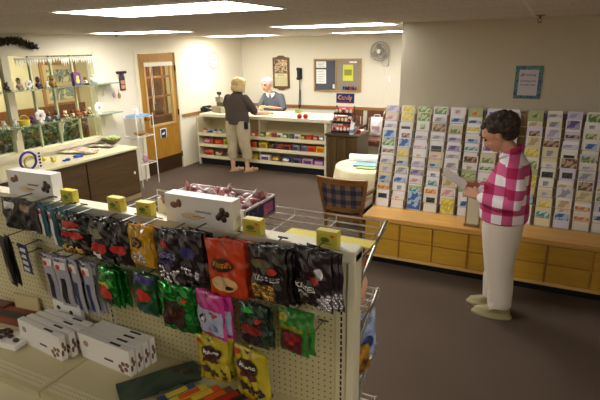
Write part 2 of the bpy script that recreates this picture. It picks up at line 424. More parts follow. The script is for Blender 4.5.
# garland
gm = MB(); random.seed(5)
for i in range(260):
    a = random.uniform(0, 1); p = Vector((XL+.05+random.uniform(-.03, .04), 3.8+.5*a, 2.15+.05*math.sin(a*PI*1.1)+random.uniform(-.03, .03)-.03*a))
    e = Euler((random.uniform(-2, 2), random.uniform(-2, 2), random.uniform(0, 6))).to_matrix()
    gm.add([p+e @ Vector(q)*.035 for q in ((-1, 0, 0), (0, -.4, .1), (1, 0, 0), (0, .4, .1))], [(0, 1, 2, 3)])
gm.tube([(XL+.04, 3.8+.5*a/8, 2.15+.05*math.sin(a/8*PI*1.1)-.03*a/8) for a in range(9)], .012)
solo('leaf_garland', gm, mat('garland', '2C2A1C', .7, var='4A3A28', scale=20), 'dark leafy garland on the wall above the window corner', 'garland')

# ------------------------------------------------------------------ glass shelves and figurines
def glass_shelf(z, y0, y1, lab):
    t_ = thing('glass_shelf', lab, 'shelf', (XL, (y0+y1)/2, z), 0, 'glass display shelves')
    h = (y1-y0)/2
    link('shelf_board', MB().bev(.016, .24, -h, h, -.012, 0, .0042), mat('green_glass', '9DB5A0', .08, trans=.6), t_)
    for yy in (h-.16, -h+.1 if z > 1.4 else -h+.3, 0.02):
        br = MB().prism([(.02, -.012), (.2, -.012), (.17, -.035), (.10, -.05), (.06, -.10), (.05, -.16), (.02, -.2)], yy-.008, yy+.008, 'Y')
        link('bracket', br, mat('bracket_white', 'EDE8D8', .5), t_)
glass_shelf(1.615, 3.55, 5.45, 'upper glass shelf in front of the window')
glass_shelf(1.195, 3.55, 5.42, 'lower glass shelf in front of the window')
SX = XL+.12
pal = {'white': 'E9E4DA', 'brown': '6B4326', 'tan': 'A87E48', 'blue': '6F9CB4', 'yellow': 'D6C23A', 'pink': 'C99AAE', 'black': '1E1B1C', 'purple': '5C3F7E', 'gold': '9A7430', 'cream': 'D9C9A0', 'green': '5E7A3A', 'red': 'A8281E', 'navy': '26386E', 'grey': '7A7A7C', 'orange': 'D4571E'}
def cm(n): return mat('painted_'+n, pal[n], .4)
def bear(x, y, z, c1, c2, lab, s=1, cat='figurine', hat=None):
    t_ = thing('bear_figurine', lab, cat, (x, y, z), 0, None)
    b_ = MB().ell((0, 0, .035*s), (.025*s, .028*s, .035*s)).ell((0, 0, .088*s), (.024*s, .026*s, .024*s)).ell((.02*s, 0, .083*s), (.012*s,)*3)
    for q in (-1, 1):
        b_.ell((0, q*.02*s, .11*s), (.009*s,)*3).limb([(.008*s, q*.024*s, .055*s), (.03*s, q*.02*s, .04*s)], [.009*s, .008*s], 8).limb([(.01*s, q*.015*s, .012*s), (.04*s, q*.02*s, .011*s)], [.012*s, .011*s], 8)
    link('body', b_, cm(c1), t_, smooth=True)
    link('outfit', MB().loft([(0, 0, .02*s, .03*s, .034*s), (0, 0, .045*s, .03*s, .033*s), (0, 0, .065*s, .02*s, .022*s)], 14), cm(c2), t_, smooth=True)
    if hat: link('hat', MB().lathe([(.036*s, .105*s), (.036*s, .109*s), (.018*s, .11*s), (.016*s, .13*s), (0, .132*s)]), cm(hat), t_, smooth='auto')
    return t_
def flowerfig(x, y, z, c, lab, s=1):
    t_ = thing('flower_figurine', lab, 'figurine', (x, y, z))
    p = MB()
    for a in range(7):
        th = a*2*PI/7; p.ell((.01, math.cos(th)*.03*s, .06*s+math.sin(th)*.03*s), (.008*s, .022*s, .022*s), 10, 6)
    link('petals', p, cm(c), t_, smooth=True); link('centre', MB().ell((.02*s, 0, .06*s), (.008*s, .014*s, .014*s)), cm('pink'), t_, smooth=True)
    link('base', MB().lathe([(.025*s, 0), (.025*s, .008), (.01*s, .02*s), (.008*s, .05*s)]), cm(c), t_)
def yat(px, z): return at(px, 100, 0, SX)[1]
def sy(px, z):
    # y on the shelf where the column of pixels px meets height z at x=SX
    lo, hi = 3.0, 6.5
    for _ in range(40):
        mi = (lo+hi)/2; v = CAM @ Vector((SX, mi, z-CZ)); u = 300+FPX*v.x/v.z
        if u < px: lo = mi
        else: hi = mi
    return lo
za, zb = 1.6155, 1.1955
bear(SX, sy(7, za), za, 'brown', 'black', 'small dark brown figurine at the left end of the upper shelf', .9)
bear(SX, sy(20, za), za, 'cream', 'pink', 'pink dressed doll with a black hat on the upper glass shelf', 1.1, hat='black')
flowerfig(SX, sy(29, za), za, 'white', 'white flower ornament beside the black hatted doll', 1.0)
bear(SX, sy(39, za), za, 'brown', 'navy', 'dark brown doll with blue outfit in the middle of the upper shelf', 1.1, hat='black')
bear(SX, sy(47, za), za, 'white', 'cream', 'small white and cream figurine on the upper shelf', .7)
bear(SX, sy(53, za), za, 'gold', 'gold', 'tall gold animal figurine on the upper glass shelf', 1.25)
gb = thing('gift_box', 'purple gift box with a yellow bear on its front', 'box', (SX, sy(77, za), za))
link('carton', MB().bev(-.03, .03, -.055, .055, 0, .16, .0042), cm('purple'), gb); link('bear_panel', MB().ell((.031, 0, .055), (.004, .03, .035)).ell((.031, 0, .105), (.004, .022, .022)), cm('yellow'), gb, smooth=True)
link('lid_ornament', MB().ell((0, -.035, .165), (.012,)*3).ell((0, 0, .168), (.012,)*3).ell((0, .035, .165), (.012,)*3), cm('red'), gb, smooth=True)
bear(SX, sy(86, za), za, 'brown', 'white', 'brown and white figurine right of the purple gift box', .9)
pt = thing('flower_pot', 'white flowered pot at the right end of the upper shelf', 'pot', (SX, sy(95, za), za))
link('pot', MB().lathe([(.04, 0), (.055, .05), (.058, .085), (.05, .085), (.045, .05)]), cm('white'), pt, smooth=True)
link('flowers', MB().ell((.03, -.02, .09), (.02,)*3).ell((.03, .02, .088), (.02,)*3).ell((0, 0, .1), (.03,)*3), cm('cream'), pt, smooth=True)
for i, (px, q) in enumerate(((5, 'leftmost'), (16, 'second'))):
    t_ = thing('cow_figurine', ('white cow figurine with dark spots, ' + ('leftmost' if i == 0 else 'beside the yellow basket') + ' on the lower shelf'), 'figurine', (SX, sy(px, zb), zb), .6)
    b_ = MB().ell((0, 0, .05), (.022, .045, .026)).ell((.01, -.05, .07), (.017, .02, .018))
    for a in (-.028, .028):
        for c in (-.012, .012): b_.tube([(c, a, .04), (c, a, 0)], .008, 8)
    b_.ell((-.006, -.045, .088), (.01, .004, .006)).ell((.022, -.045, .088), (.01, .004, .006))
    link('body', b_, cm('white'), t_, smooth=True); link('spots', MB().ell((.016, .01, .055), (.01, .016, .014)).ell((.022, -.055, .075), (.006, .008, .008)), cm('black'), t_, smooth=True)
yb = thing('yellow_basket', 'yellow woven basket on the left of the lower glass shelf', 'basket', (SX, sy(25, zb), zb))
link('basket', MB().loft([(0, 0, 0, .04, .06), (0, 0, .06, .05, .075), (0, 0, .06, .045, .07), (0, 0, .01, .035, .055)]), cm('yellow'), yb, smooth='auto')
link('handle', MB().tube([(0, .06*math.cos(a*PI/8), .06+.06*math.sin(a*PI/8)) for a in range(9)], .004, 6), cm('yellow'), yb)
bear(SX, sy(33, zb), zb, 'purple', 'black', 'dark purple figurine between yellow basket and white flower plate', .9)
flowerfig(SX, sy(41, zb), zb, 'white', 'large white flower plate with pink centre on the lower shelf', 1.5)
bear(SX, sy(49, zb), zb, 'brown', 'blue', 'left one of two dolls in pale blue dresses', 1.0, hat='brown')
bear(SX, sy(57, zb), zb, 'brown', 'blue', 'right one of two dolls in pale blue dresses', 1.0, hat='brown')
for px, c1, c2, lab in ((66, 'cream', 'tan', 'cream bear figurine next to the blue dressed dolls'), (73, 'brown', 'cream', 'brown bear in cream outfit, second bear from the blue dolls'), (79, 'tan', 'red', 'tan bear in red outfit, third bear from the blue dolls'), (85, 'brown', 'tan', 'brown bear in tan outfit, fourth bear from the blue dolls'), (90, 'cream', 'brown', 'cream bear figurine right beside the white flower')):
    bear(SX, sy(px, zb), zb, c1, c2, lab, .95)
flowerfig(SX, sy(99, zb), zb, 'white', 'white flower ornament at the right end of the lower shelf', 1.5)

# small shop items hanging on the wall beside the door
t_ = thing('hanging_plaque', 'dark wooden plaque with orange panels hanging left of the door', 'plaque', (XL, 5.69, 1.62))
link('top_bar', MB().bev(.002, .03, -.08, .08, .10, .135, .01).ell((.016, -.08, .118), (.02, .02, .02)).ell((.016, .08, .118), (.02, .02, .02)), mat('plaque_plum', '3A2430', .5), t_, smooth='auto')
link('board', MB().bev(.002, .022, -.055, .055, -.15, .06, .01), mat('plaque_plum', '', .5), t_)
for z in (-.10, -.03): link('panel', MB().box(.022, .024, -.04, .04, z-.025, z+.03), mat('plaque_orange', 'C98A5E', .5), t_)
link('cord', MB().tube([(.01, -.05, .1), (.01, -.03, .06)], .003, 6).tube([(.01, .05, .1), (.01, .03, .06)], .003, 6), black, t_)
link('arch', MB().ell((.012, 0, .07), (.01, .05, .03)), mat('plaque_plum', '', .5), t_, smooth=True)
for (y, z, c, lab) in ((5.50, 1.42, 'pink', 'pink hanging ornament by the shelf end, below the upper shelf'), (5.60, 1.40, 'tan', 'small tan hanging ornament left of the plaque')):
    solo('hanging_ornament', MB().ell((.012, 0, 0), (.012, .03, .045)).tube([(.01, 0, .04), (.006, 0, .09)], .003, 6), cm(c), lab, 'ornament', (XL, y, z), smooth=True)

# white wire stand with blue doily
st = thing('wire_stand', 'white wire plant stand between the gift cabinet and the door', 'stand', (XL+.22, 5.73, 0))
wm = mat('white_wire', 'E6E1D4', .4)
for x in (-.13, .13):
    for y in (-.19, .17): link('leg', MB().tube([(x, y, 0), (x, y, 1.1), (x*.7, y*.7, 1.22), (0, y*.3, 1.3)] if False else [(x, y, 0), (x, y, 1.12)], .008, 8), wm, st)
for z in (.35, .78, 1.08):
    s_ = MB()
    for y in (-.19, -.1, 0, .09, .17): s_.tube([(-.13, y, z), (.13, y, z)], .005, 6)
    s_.tube([(-.13, -.19, z), (.13, -.19, z), (.13, .17, z), (-.13, .17, z), (-.13, -.19, z)], .006, 6)
    link('tier', s_, wm, st)
dy = MB(); nS = 28
ring = [(.0+.15*(1+.07*math.cos(7*a*2*PI/nS))*math.cos(a*2*PI/nS), -.01+.21*(1+.07*math.cos(7*a*2*PI/nS))*math.sin(a*2*PI/nS)) for a in range(nS)]
dy.prism(ring, 1.088, 1.10, 'Z'); solo('blue_doily', dy, mat('doily_blue', '7FA4D0', .8), 'pale blue scalloped doily on top of the white wire stand', 'doily', (XL+.22, 5.73, 0))
solo('angel_ornament', MB().lathe([(.04, 0), (.028, .06), (.012, .10)]).ell((0, 0, .12), (.02,)*3).ell((-.01, .03, .085), (.006, .03, .025)).ell((-.01, -.03, .085), (.006, .03, .025)), cm('white'), 'white angel ornament standing on the blue doily', 'ornament', (XL+.2, 5.72, 1.1), smooth=True)
solo('pink_vase', MB().lathe([(.03, 0), (.05, .05), (.03, .1), (.035, .12)]), cm('pink'), 'pink vase on the bottom tier of the wire stand', 'vase', (XL+.25, 5.75, .356), smooth=True)
solo('tan_dish', MB().lathe([(.03, 0), (.09, .03), (.1, .05), (.09, .05), (.03, .015)]), cm('tan'), 'tan dish on the middle tier of the wire stand', 'dish', (XL+.22, 5.72, .786), smooth=True)

# wall clock
ck = thing('wall_clock', 'round white wall clock right of the oak door', 'clock', (XL, 8.09, 1.84))
link('rim', MB().tube([(0, .145*math.cos(a*PI/12), .145*math.sin(a*PI/12)) for a in range(25)], .016, 8), mat('clock_rim', 'BDB39A', .3, .3), ck, smooth=True)
fc = MB().tube([(0, 0, 0), (.012, 0, 0)], .145, 32); link('dial', fc, white, ck)
hm = MB(); 
for a in range(12):
    th = a*PI/6; c, s = math.cos(th), math.sin(th)
    hm.tube([(.013, .11*c, .11*s), (.013, .13*c, .13*s)], .004, 6)
link('hour_marks', hm, black, ck)
link('hand', MB().tube([(.016, 0, 0), (.016, .05, .045)], .005, 6), black, ck); link('hand', MB().tube([(.018, 0, 0), (.018, -.04, .095)], .004, 6), black, ck)

# ------------------------------------------------------------------ gift cabinet under the window
gc = thing('gift_cabinet', 'low brown gift cabinet with cream top under the window', 'cabinet', (XL, 4.0, 0))
CH = .74; cx1 = .70
ye = 1.19
dv = wood('cabinet_brown', '46341C', '5C4628', 'Y', 4)
link('body', MB().box(.02, cx1-.05, -1.6, ye-.02, 0, CH-.03), dv, gc)
link('countertop', MB().bev(.018, cx1, -1.62, ye, CH-.03, CH, .006), mat('cream_laminate', 'D9CFA8', .4), gc)
for y0, y1 in ((-1.6, -.72), (-.7, .26), (.28, ye-.03)):
    dr = link('door_panel', MB().bev(cx1-.05, cx1-.03, y0, y1, .09, CH-.05, .004), dv, gc)
    if y1 > .9: link('knob', MB().ell((cx1-.02, y1-.09, .38), (.012, .014, .022)), white, dr, smooth=True)
link('plinth', MB().box(.02, cx1-.04, -1.6, ye-.02, 0, .06), mat('plinth_tan', '9A8460', .6), gc)
# things on it
gz = CH+.001
def gp(px, py): 
    p = at(px, py, 2, gz); return (p.x, p.y, gz)
bw = thing('green_bowl', 'green bowl of pale green pieces on the gift cabinet', 'bowl', gp(112, 144))
link('bowl', MB().lathe([(.05, 0), (.12, .05), (.14, .085), (.125, .085), (.1, .04), (.02, .02)]), mat('bowl_olive', '5D6B33', .5, var='6E4A2A', scale=30), bw, smooth=True)
cn = MB(); random.seed(2)
for i in range(26): cn.ell((random.uniform(-.08, .08), random.uniform(-.08, .08), .075+random.uniform(0, .03)), (.022, .022, .016), 8, 6)
link('contents', cn, mat('pale_green_candy', 'C3D68A', .5), bw, smooth=True, kind='stuff')
def cloth(name, px, py, sx, sy_, m_, lab, cat, rz, seed):
    random.seed(seed); nx, ny = 16, 12; V = []; F = []
    ph = [random.uniform(0, 6) for _ in range(6)]
    for top in (1, 0):
        for i in range(nx):
            for j in range(ny):
                u, v = i/(nx-1)*2-1, j/(ny-1)*2-1
                h = .012+.014*(math.sin(5*u+ph[0]+2*v)+math.sin(4*v+ph[1]+3*u))*.5+.014
                V.append((u*sx*(1+.08*math.sin(3*v+ph[2])), v*sy_*(1+.1*math.sin(4*u+ph[3])), max(h, .002) if top else max(h-.006, 0)))
    for s_ in (0, 1):
        for i in range(nx-1):
            for j in range(ny-1):
                a = s_*nx*ny+i*ny+j; q = (a, a+ny, a+ny+1, a+1); F.append(q if s_ == 0 else q[::-1])
    nn_ = nx*ny
    for i in range(nx-1):
        for j in (0, ny-1): F.append((i*ny+j, (i+1)*ny+j, nn_+(i+1)*ny+j, nn_+i*ny+j))
    for j in range(ny-1):
        for i in (0, nx-1): F.append((i*ny+j, i*ny+j+1, nn_+i*ny+j+1, nn_+i*ny+j))
    return solo(name, MB().add(V, F), m_, lab, cat, gp(px, py), rz, smooth=True)
cloth('printed_scarf', 80, 152, .22, .16, blotch('scarf_print', ['C7B295', 'E9E2D2', '8A6C50', 'D4B8A4'], 16), 'crumpled cream and brown printed scarf on the gift cabinet', 'scarf', .4, 1)
cloth('pink_cloth', 88, 153, .15, .1, blotch('pink_cloth', ['D9B39A', 'E6D5C0', 'A98A70'], 14), 'folded peach cloth in the middle of the gift cabinet', 'cloth', -.3, 4)
cloth('grey_cloth', 101, 147, .2, .09, blotch('grey_cloth', ['8E8678', 'CFC7B4', '6F6456'], 16), 'crumpled grey patterned cloth beside the green bowl', 'cloth', .2, 6)
bm_ = mat('cobalt_foil', '1E4FC0', .3)
solo('blue_bow', MB().ell((0, 0, .015), (.04, .03, .015)).ell((0, -.05, .012), (.03, .02, .012)), bm_, 'bright blue ribbon roll, left one at the cabinet front edge', 'ribbon', gp(68, 160.5), smooth=True)
solo('blue_bow', MB().ell((0, 0, .02), (.04, .05, .018)).ell((.02, .05, .02), (.03, .025, .018)), bm_, 'bright blue ribbon bow, right of the blue ribbon roll', 'ribbon', gp(77, 157.5), smooth=True)
t_ = thing('ribbon_wreath', 'upright purple and yellow ribbon ring on the gift cabinet', 'ribbon', gp(30, 170))
link('purple_ring', MB().tube([(0, .1*math.cos(a*PI/12), .11+.1*math.sin(a*PI/12)) for a in range(25)], .014, 8), mat('violet_ribbon', '40309A', .5), t_, smooth=True)
link('yellow_ring', MB().tube([(-.03, .04+.07*math.cos(a*PI/12), .08+.07*math.sin(a*PI/12)) for a in range(25)], .01, 8), cm('yellow'), t_, smooth=True)
fs = thing('photo_strip', 'upright white strip with a column of black squares', 'card', gp(41, 168))
link('strip', MB().box(-.004, .004, -.03, .03, 0, .2), white, fs)
for k_ in range(5): link('square', MB().box(.0042, .006, -.014, .014, .015+.038*k_, .038+.038*k_), black, fs)
for px, py, lab in ((44, 161, 'small yellow chick ornament beside the photo strip'), (54, 162, 'small yellow chick ornament nearest the blue ribbon roll')):
    solo('chick_ornament', MB().ell((0, 0, .025), (.025, .035, .025)).ell((.01, -.03, .055), (.016, .016, .016)).ell((.012, -.048, .054), (.004, .008, .004)), cm('yellow'), lab, 'ornament', gp(px, py), smooth=True)
solo('pink_trinket', MB().ell((0, 0, .03), (.03, .045, .03)).ell((0, 0, .065), (.02, .02, .02)), cm('pink'), 'pink trinket at the rear left of the gift cabinet', 'ornament', gp(27, 158), smooth=True)
cloth('yellow_napkin', 15, 160, .1, .1, cm('cream'), 'pale yellow folded napkin at the far left of the cabinet', 'napkin', .1, 9)

# ------------------------------------------------------------------ back wall things
BY = YB
cal = thing('wall_calendar', 'wood framed calendar with floral picture on the back wall', 'calendar', (-4.885, BY, 1.57))
wd = wood('calendar_wood', '4E3416', '6A4A24', 'Z', 5)
link('frame', MB().prism([(-.19, -.30), (-.1, -.31), (-.05, -.34), (.05, -.34), (.1, -.31), (.19, -.30), (.19, .30), (.1, .31), (.05, .34), (-.05, .34), (-.1, .31), (-.19, .30)], -.022, -.001, 'Y'), wd, cal)
link('picture', MB().box(-.145, .145, -.027, -.022, .01, .26), blotch('floral_print', ['4B5A30', 'B9B98A', 'A65A3A', 'DCCFA8', '56402A'], 14), cal)
pg = link('month_page', MB().box(-.145, .145, -.027, -.022, -.26, -.01), mat('calendar_page', 'DACFA0', .6), cal)
gl = MB()
for k_ in range(6): gl.box(-.13, .13, -.0285, -.027, -.24+.032*k_, -.236+.032*k_)
for k_ in range(8): gl.box(-.13+.0368*k_, -.127+.0368*k_, -.0285, -.027, -.24, -.08)
gl.box(-.08, .08, -.0285, -.027, -.05, -.035)
link('date_grid', gl, mat('print_grey', '8A8468', .6), pg)
ph = thing('wall_phone', 'black wall telephone with hanging cord on the back wall', 'telephone', (-4.465, BY, 1.55))
link('base', MB().bev(-.05, .05, -.04, 0, -.10, .12, .01), black, ph); link('handset', MB().bev(-.03, .03, -.085, -.04, -.11, .13, .015).bev(-.035, .035, -.1, -.05, .07, .13, .012).bev(-.035, .035, -.1, -.05, -.11, -.05, .012), black, ph, smooth='auto')
link('cord', MB().tube([(0, -.03, -.1), (.0, -.03, -.35), (-.02, -.03, -.62), (-.01, -.035, -.7), (.01, -.03, -.62), (.015, -.03, -.3)], .008, 8), black, ph)
bb = thing('bulletin_board', 'oak framed bulletin board, half dark blue half grey, on the back wall', 'board', (-3.66, BY, 1.535))
fr_ = MB()
for a in ((-.49, -.46, -.31, .31), (.46, .49, -.31, .31), (-.46, .46, -.31, -.28), (-.46, .46, .28, .31), (-.035, -.005, -.28, .28)): fr_.box(a[0], a[1], -.03, -.002, a[2], a[3])
link('frame', fr_, wood('board_oak', 'A07C48', 'B8945C', 'X', 5), bb)
link('felt_panel', MB().box(-.46, -.035, -.015, -.003, -.28, .28), mat('felt_navy', '50545E', .9), bb); link('cork_panel', MB().box(-.005, .46, -.015, -.003, -.28, .28), mat('cork_grey', '9B9182', .9, var='8A8072', scale=60), bb)
def paper(name, par, x0, x1, z0, z1, m_, lines=0, y=-.017):
    p = link(name, MB().box(x0, x1, y-.002, y, z0, z1), m_, par)
    if lines:
        l_ = MB()
        for k_ in range(lines):
            zz = z1-(z1-z0)*(k_+1)/(lines+1); l_.box(x0+(x1-x0)*.15, x1-(x1-x0)*random.choice((.15, .25)), y-.003, y-.002, zz-.004, zz+.004)
        link('print', l_, mat('print_grey', '', .6), p)
    return p
def pin(name, x0, x1, z0, z1, m_, lab, lines=0):
    t2 = thing(name, lab, 'notice', (-3.66, BY, 1.535)); paper('sheet', t2, x0, x1, z0, z1, m_, lines)
pin('paper_note', -.44, -.23, .14, .26, white, 'short white note at the top left of the bulletin board', 3)
pin('paper_notice', -.44, -.23, -.16, .11, white, 'white notice sheet with dark mark on the dark blue board half', 5)
pin('yellow_flyer', .12, .33, -.1, .2, mat('flyer_yellow', 'D8D850', .6), 'yellow flyer on the grey half of the bulletin board', 0)
solo('flyer_picture', MB().box(.15, .30, -.021, -.019, 0, .11), mat('flyer_olive', '8A9434', .6), 'olive picture stuck on the yellow flyer', 'picture', (-3.66, BY, 1.535))
pin('paper_label', .25, .4, .23, .26, white, 'small white label at the top right of the bulletin board')
solo('paper_tag', MB().box(-.09, -.05, -.02, -.016, -.25, -.17), white, 'small white tag at the foot of the dark blue half', 'tag', (-3.66, BY, 1.535))
for k_, c in enumerate(('navy', 'navy', 'black', 'red', 'navy', 'red')):
    cup = MB().loft([(.14+.05*k_, -.03, -.27, .016, .012), (.14+.05*k_, -.03, -.22, .02, .014)], 12).ell((.14+.05*k_, -.03, -.215), (.016, .01, .014))
    solo('push_pin_cup', cup, cm(c), ['first', 'second', 'third', 'fourth', 'fifth', 'sixth'][k_]+' small '+{'navy': 'blue', 'black': 'black', 'red': 'red'}[c]+' badge from left along the board bottom', 'badge', (-3.66, BY, 1.535), group='badges on the bulletin board', smooth=True)
# wall fan
fn = thing('wall_fan', 'round grey wall fan mounted high beside the partition', 'fan', (-2.78, BY, 1.97))
fm = mat('fan_grey', 'A8A498', .35, .3)
cg = MB()
for rr_, yy in ((.17, -.17), (.13, -.205), (.08, -.22), (.17, -.12), (.12, -.09)):
    cg.tube([(rr_*math.cos(a*PI/14), yy, rr_*math.sin(a*PI/14)) for a in range(29)], .004, 6)
for a in range(32):
    c, s = math.cos(a*PI/16), math.sin(a*PI/16)
    cg.tube([(.03*c, -.225, .03*s), (.08*c, -.22, .08*s), (.13*c, -.205, .13*s), (.17*c, -.17, .17*s), (.17*c, -.12, .17*s), (.12*c, -.09, .12*s), (.05*c, -.08, .05*s)], .0018, 5)
link('cage', cg, fm, fn); 
for a in range(3):
    M_ = Matrix.Rotation(a*2*PI/3, 4, 'Y') @ Matrix.Rotation(.5, 4, 'X')
    link('blade', MB().ell((0, 0, 0), (.05, .004, .06), 14, 8).xf(Matrix.Translation((0, -.15, 0)) @ M_ @ Matrix.Translation((0, 0, .085))), mat('fan_blade', '8F8C82', .4), fn, smooth=True)
link('hub', MB().tube([(0, -.23, 0), (0, -.15, 0)], .035, 16), mat('hub_light', 'D6D2C4', .4), fn)
link('motor', MB().tube([(0, -.13, 0), (0, -.04, 0)], .06, 18), fm, fn)
link('bracket', MB().bev(.02, .14, -.06, -.0, -.26, -.06, .015).tube([(.05, -.04, -.1), (.0, -.07, 0)], .025, 10), mat('fan_bracket', 'C9C4B2', .4), fn)
link('power_cord', MB().tube([(.08, -.02, -.24), (.08, -.012, -.5), (.06, -.012, -.8), (.02, -.012, -1.02)], .005, 6), white, fn)
sw = thing('wall_switch', 'white switch plate under the wall fan', 'switch', (-2.62, BY, 1.48)); link('plate', MB().bev(-.035, .035, -.008, 0, -.06, .06, .0042), white, sw); link('toggle', MB().box(-.006, .006, -.018, -.008, -.012, .012), white, sw)

# ------------------------------------------------------------------ clerk counter
KX0, KX1, KY = -5.70, -3.14, 7.26
cc = thing('service_counter', 'cream service counter with three candy shelves along its front', 'counter', (0, 0, 0))
cmel = metal_cream
link('countertop', MB().bev(KX0+.08, KX1+.1, KY, 8.05, .885, .94, .006), mat('counter_laminate', 'E6DEC2', .35), cc)
link('back_panel', MB().box(KX0+.02, KX1-.02, KY+.40, KY+.42, .1, .885), mat('counter_back', 'BDB08A', .5), cc)
link('end_panel', MB().box(KX0, KX0+.03, KY+.01, 8.0, 0, .885), cmel, cc); link('end_panel', MB().box(KX1-.0, KX1+.035, KY-.005, 8.0, 0, .885), mat('end_white', 'E3DBC2', .4), cc)
link('divider', MB().box(-4.45, -4.42, KY+.12, KY+.4, .1, .885), cmel, cc)
for z, yy in ((.585, KY), (.385, KY), (.17, KY)):
    sh = link('shelf_board', MB().box(KX0+.03, KX1, yy+.02, KY+.40, z-.03, z-.01), cmel, cc)
    link('price_rail', MB().box(KX0+.03, KX1, yy, yy+.02, z-.045, z+.012), mat('rail_cream', 'E4DAB6', .4), sh)
link('toe_kick', MB().box(KX0+.03, KX1, KY+.05, KY+.07, 0, .125), black, cc)
# merchandise: each pack its own thing
def packmesh(kind, w, d, h, seed):
    random.seed(seed); mb = MB()
    if kind == 'box': mb.bev(-w/2, w/2, -d/2, d/2, 0, h, .003, seg=1)
    elif kind == 'bag':
        nx, nz = 10, 8
        V = []; F = []
        for s_ in (-1, 1):
            for i in range(nx+1):
                for j in range(nz+1):
                    u, v = i/nx*2-1, j/nz*2-1
                    bu = ((1-u**4)*(1-v**4))**.6
                    V.append((u*w/2*(1-.05*abs(v)), s_*d/2*bu*(.8+.25*math.sin(5*u+seed)*math.sin(4*v+seed)), h/2*(1+v)))
        K = (nx+1)*(nz+1)
        for s_ in (0, 1):
            for i in range(nx):
                for j in range(nz):
                    a = s_*K+i*(nz+1)+j; F.append((a, a+nz+1, a+nz+2, a+1))
        mb.add(V, F)
    else:
        r = min(w, h)/2*.9
        mb.lathe([(r*.9, 0), (r, .01), (r, h*.75), (r*.6, h*.85), (r*.65, h), (r*.1, h)])
    return mb
ptype = {}
def goods(kind, col, col2, w, d, h, loc, lab, group, rz=0, name=None):
    key = (kind, col, col2, round(w, 2), round(h, 2))
    nm = name or {'box': 'candy_box', 'bag': 'candy_bag', 'jar': 'candy_jar'}[kind]
    if key in ptype:
        r = dup(ptype[key], loc, rz, lab, group); return r
    t2 = thing(nm, lab, {'box': 'box', 'bag': 'bag', 'jar': 'jar'}[kind], loc, rz, group)
    link({'box': 'carton', 'bag': 'pouch', 'jar': 'jar_body'}[kind], packmesh(kind, w, d, h, len(ptype)), mat('pack_'+col, pal[col], .35, coat=.3), t2, smooth=(kind != 'box'))
    if kind == 'box': p_ = MB().box(-w*.38, w*.38, -d/2-.0015, -d/2, h*.2, h*.75)
    elif kind == 'bag': p_ = MB().ell((0, -d*.42, h*.5), (w*.33, .008, h*.28))
    else: p_ = MB().lathe([(min(w, h)/2*.91, h*.2), (min(w, h)/2*.91, h*.6)])
    link('label_panel', p_, mat('pack_'+col2, pal[col2], .4), t2)
    ptype[key] = t2; return t2
words = ('first', 'second', 'third', 'fourth', 'fifth', 'sixth', 'seventh', 'eighth', 'ninth', 'tenth', 'eleventh', 'twelfth', 'thirteenth', 'fourteenth', 'fifteenth', 'sixteenth')
rowsL = [[('jar', 'orange', 'white'), ('jar', 'blue', 'navy'), ('jar', 'navy', 'white'), ('jar', 'green', 'white'), ('jar', 'green', 'yellow'), ('jar', 'white', 'blue'), ('jar', 'red', 'white'), ('jar', 'pink', 'white'), ('bag', 'orange', 'yellow'), ('bag', 'orange', 'white')],
         [('bag', 'red', 'pink'), ('bag', 'red', 'orange'), ('box', 'yellow', 'green'), ('bag', 'red', 'white'), ('bag', 'orange', 'red')],
         [('bag', 'orange', 'red'), ('bag', 'brown', 'cream'), ('bag', 'purple', 'brown'), ('bag', 'black', 'tan'), ('box', 'yellow', 'tan')]]
rowsR = [[('bag', 'green', 'cream'), ('bag', 'cream', 'yellow'), ('bag', 'red', 'brown'), ('bag', 'white', 'green'), ('bag', 'green', 'white'), ('bag', 'navy', 'green'), ('bag', 'white', 'grey'), ('bag', 'brown', 'yellow'), ('box', 'red', 'orange'), ('bag', 'red', 'cream'), ('bag', 'grey', 'white')],
         [('box', 'yellow', 'gold'), ('bag', 'black', 'brown'), ('bag', 'brown', 'red'), ('bag', 'red', 'black'), ('bag', 'grey', 'navy'), ('bag', 'grey', 'purple'), ('box', 'orange', 'red'), ('box', 'yellow', 'orange')],
         [('box', 'white', 'purple'), ('bag', 'brown', 'yellow'), ('bag', 'navy', 'white'), ('bag', 'purple', 'black'), ('box', 'pink', 'purple'), ('box', 'purple', 'pink')]]
for sec, rows, xa, xb in (('left', rowsL, KX0+.06, -4.46), ('right', rowsR, -4.40, KX1-.02)):
    for ri, row in enumerate(rows):
        z = (.5765, .3765, .1615)[ri]; nrow = len(row); pw = (xb-xa)/nrow
        hh = (.085, .11, .10)[ri]
        for k_, (kind, c1, c2) in enumerate(row):
            w_ = min(pw*.9, .2); x = xa+(k_+.5)*pw
            lab = '%s %s with %s label, %s from left, %s shelf, %s half of counter' % ({'grey': 'silver'}.get(c1, c1), {'box': 'candy box', 'bag': 'candy bag', 'jar': 'jar'}[kind], c2, words[k_], ('top', 'middle', 'bottom')[ri], sec)
            goods(kind, c1, c2, w_, .09, hh, (x, KY+.09, z), lab, 'candy packs in the counter shelves', .0)
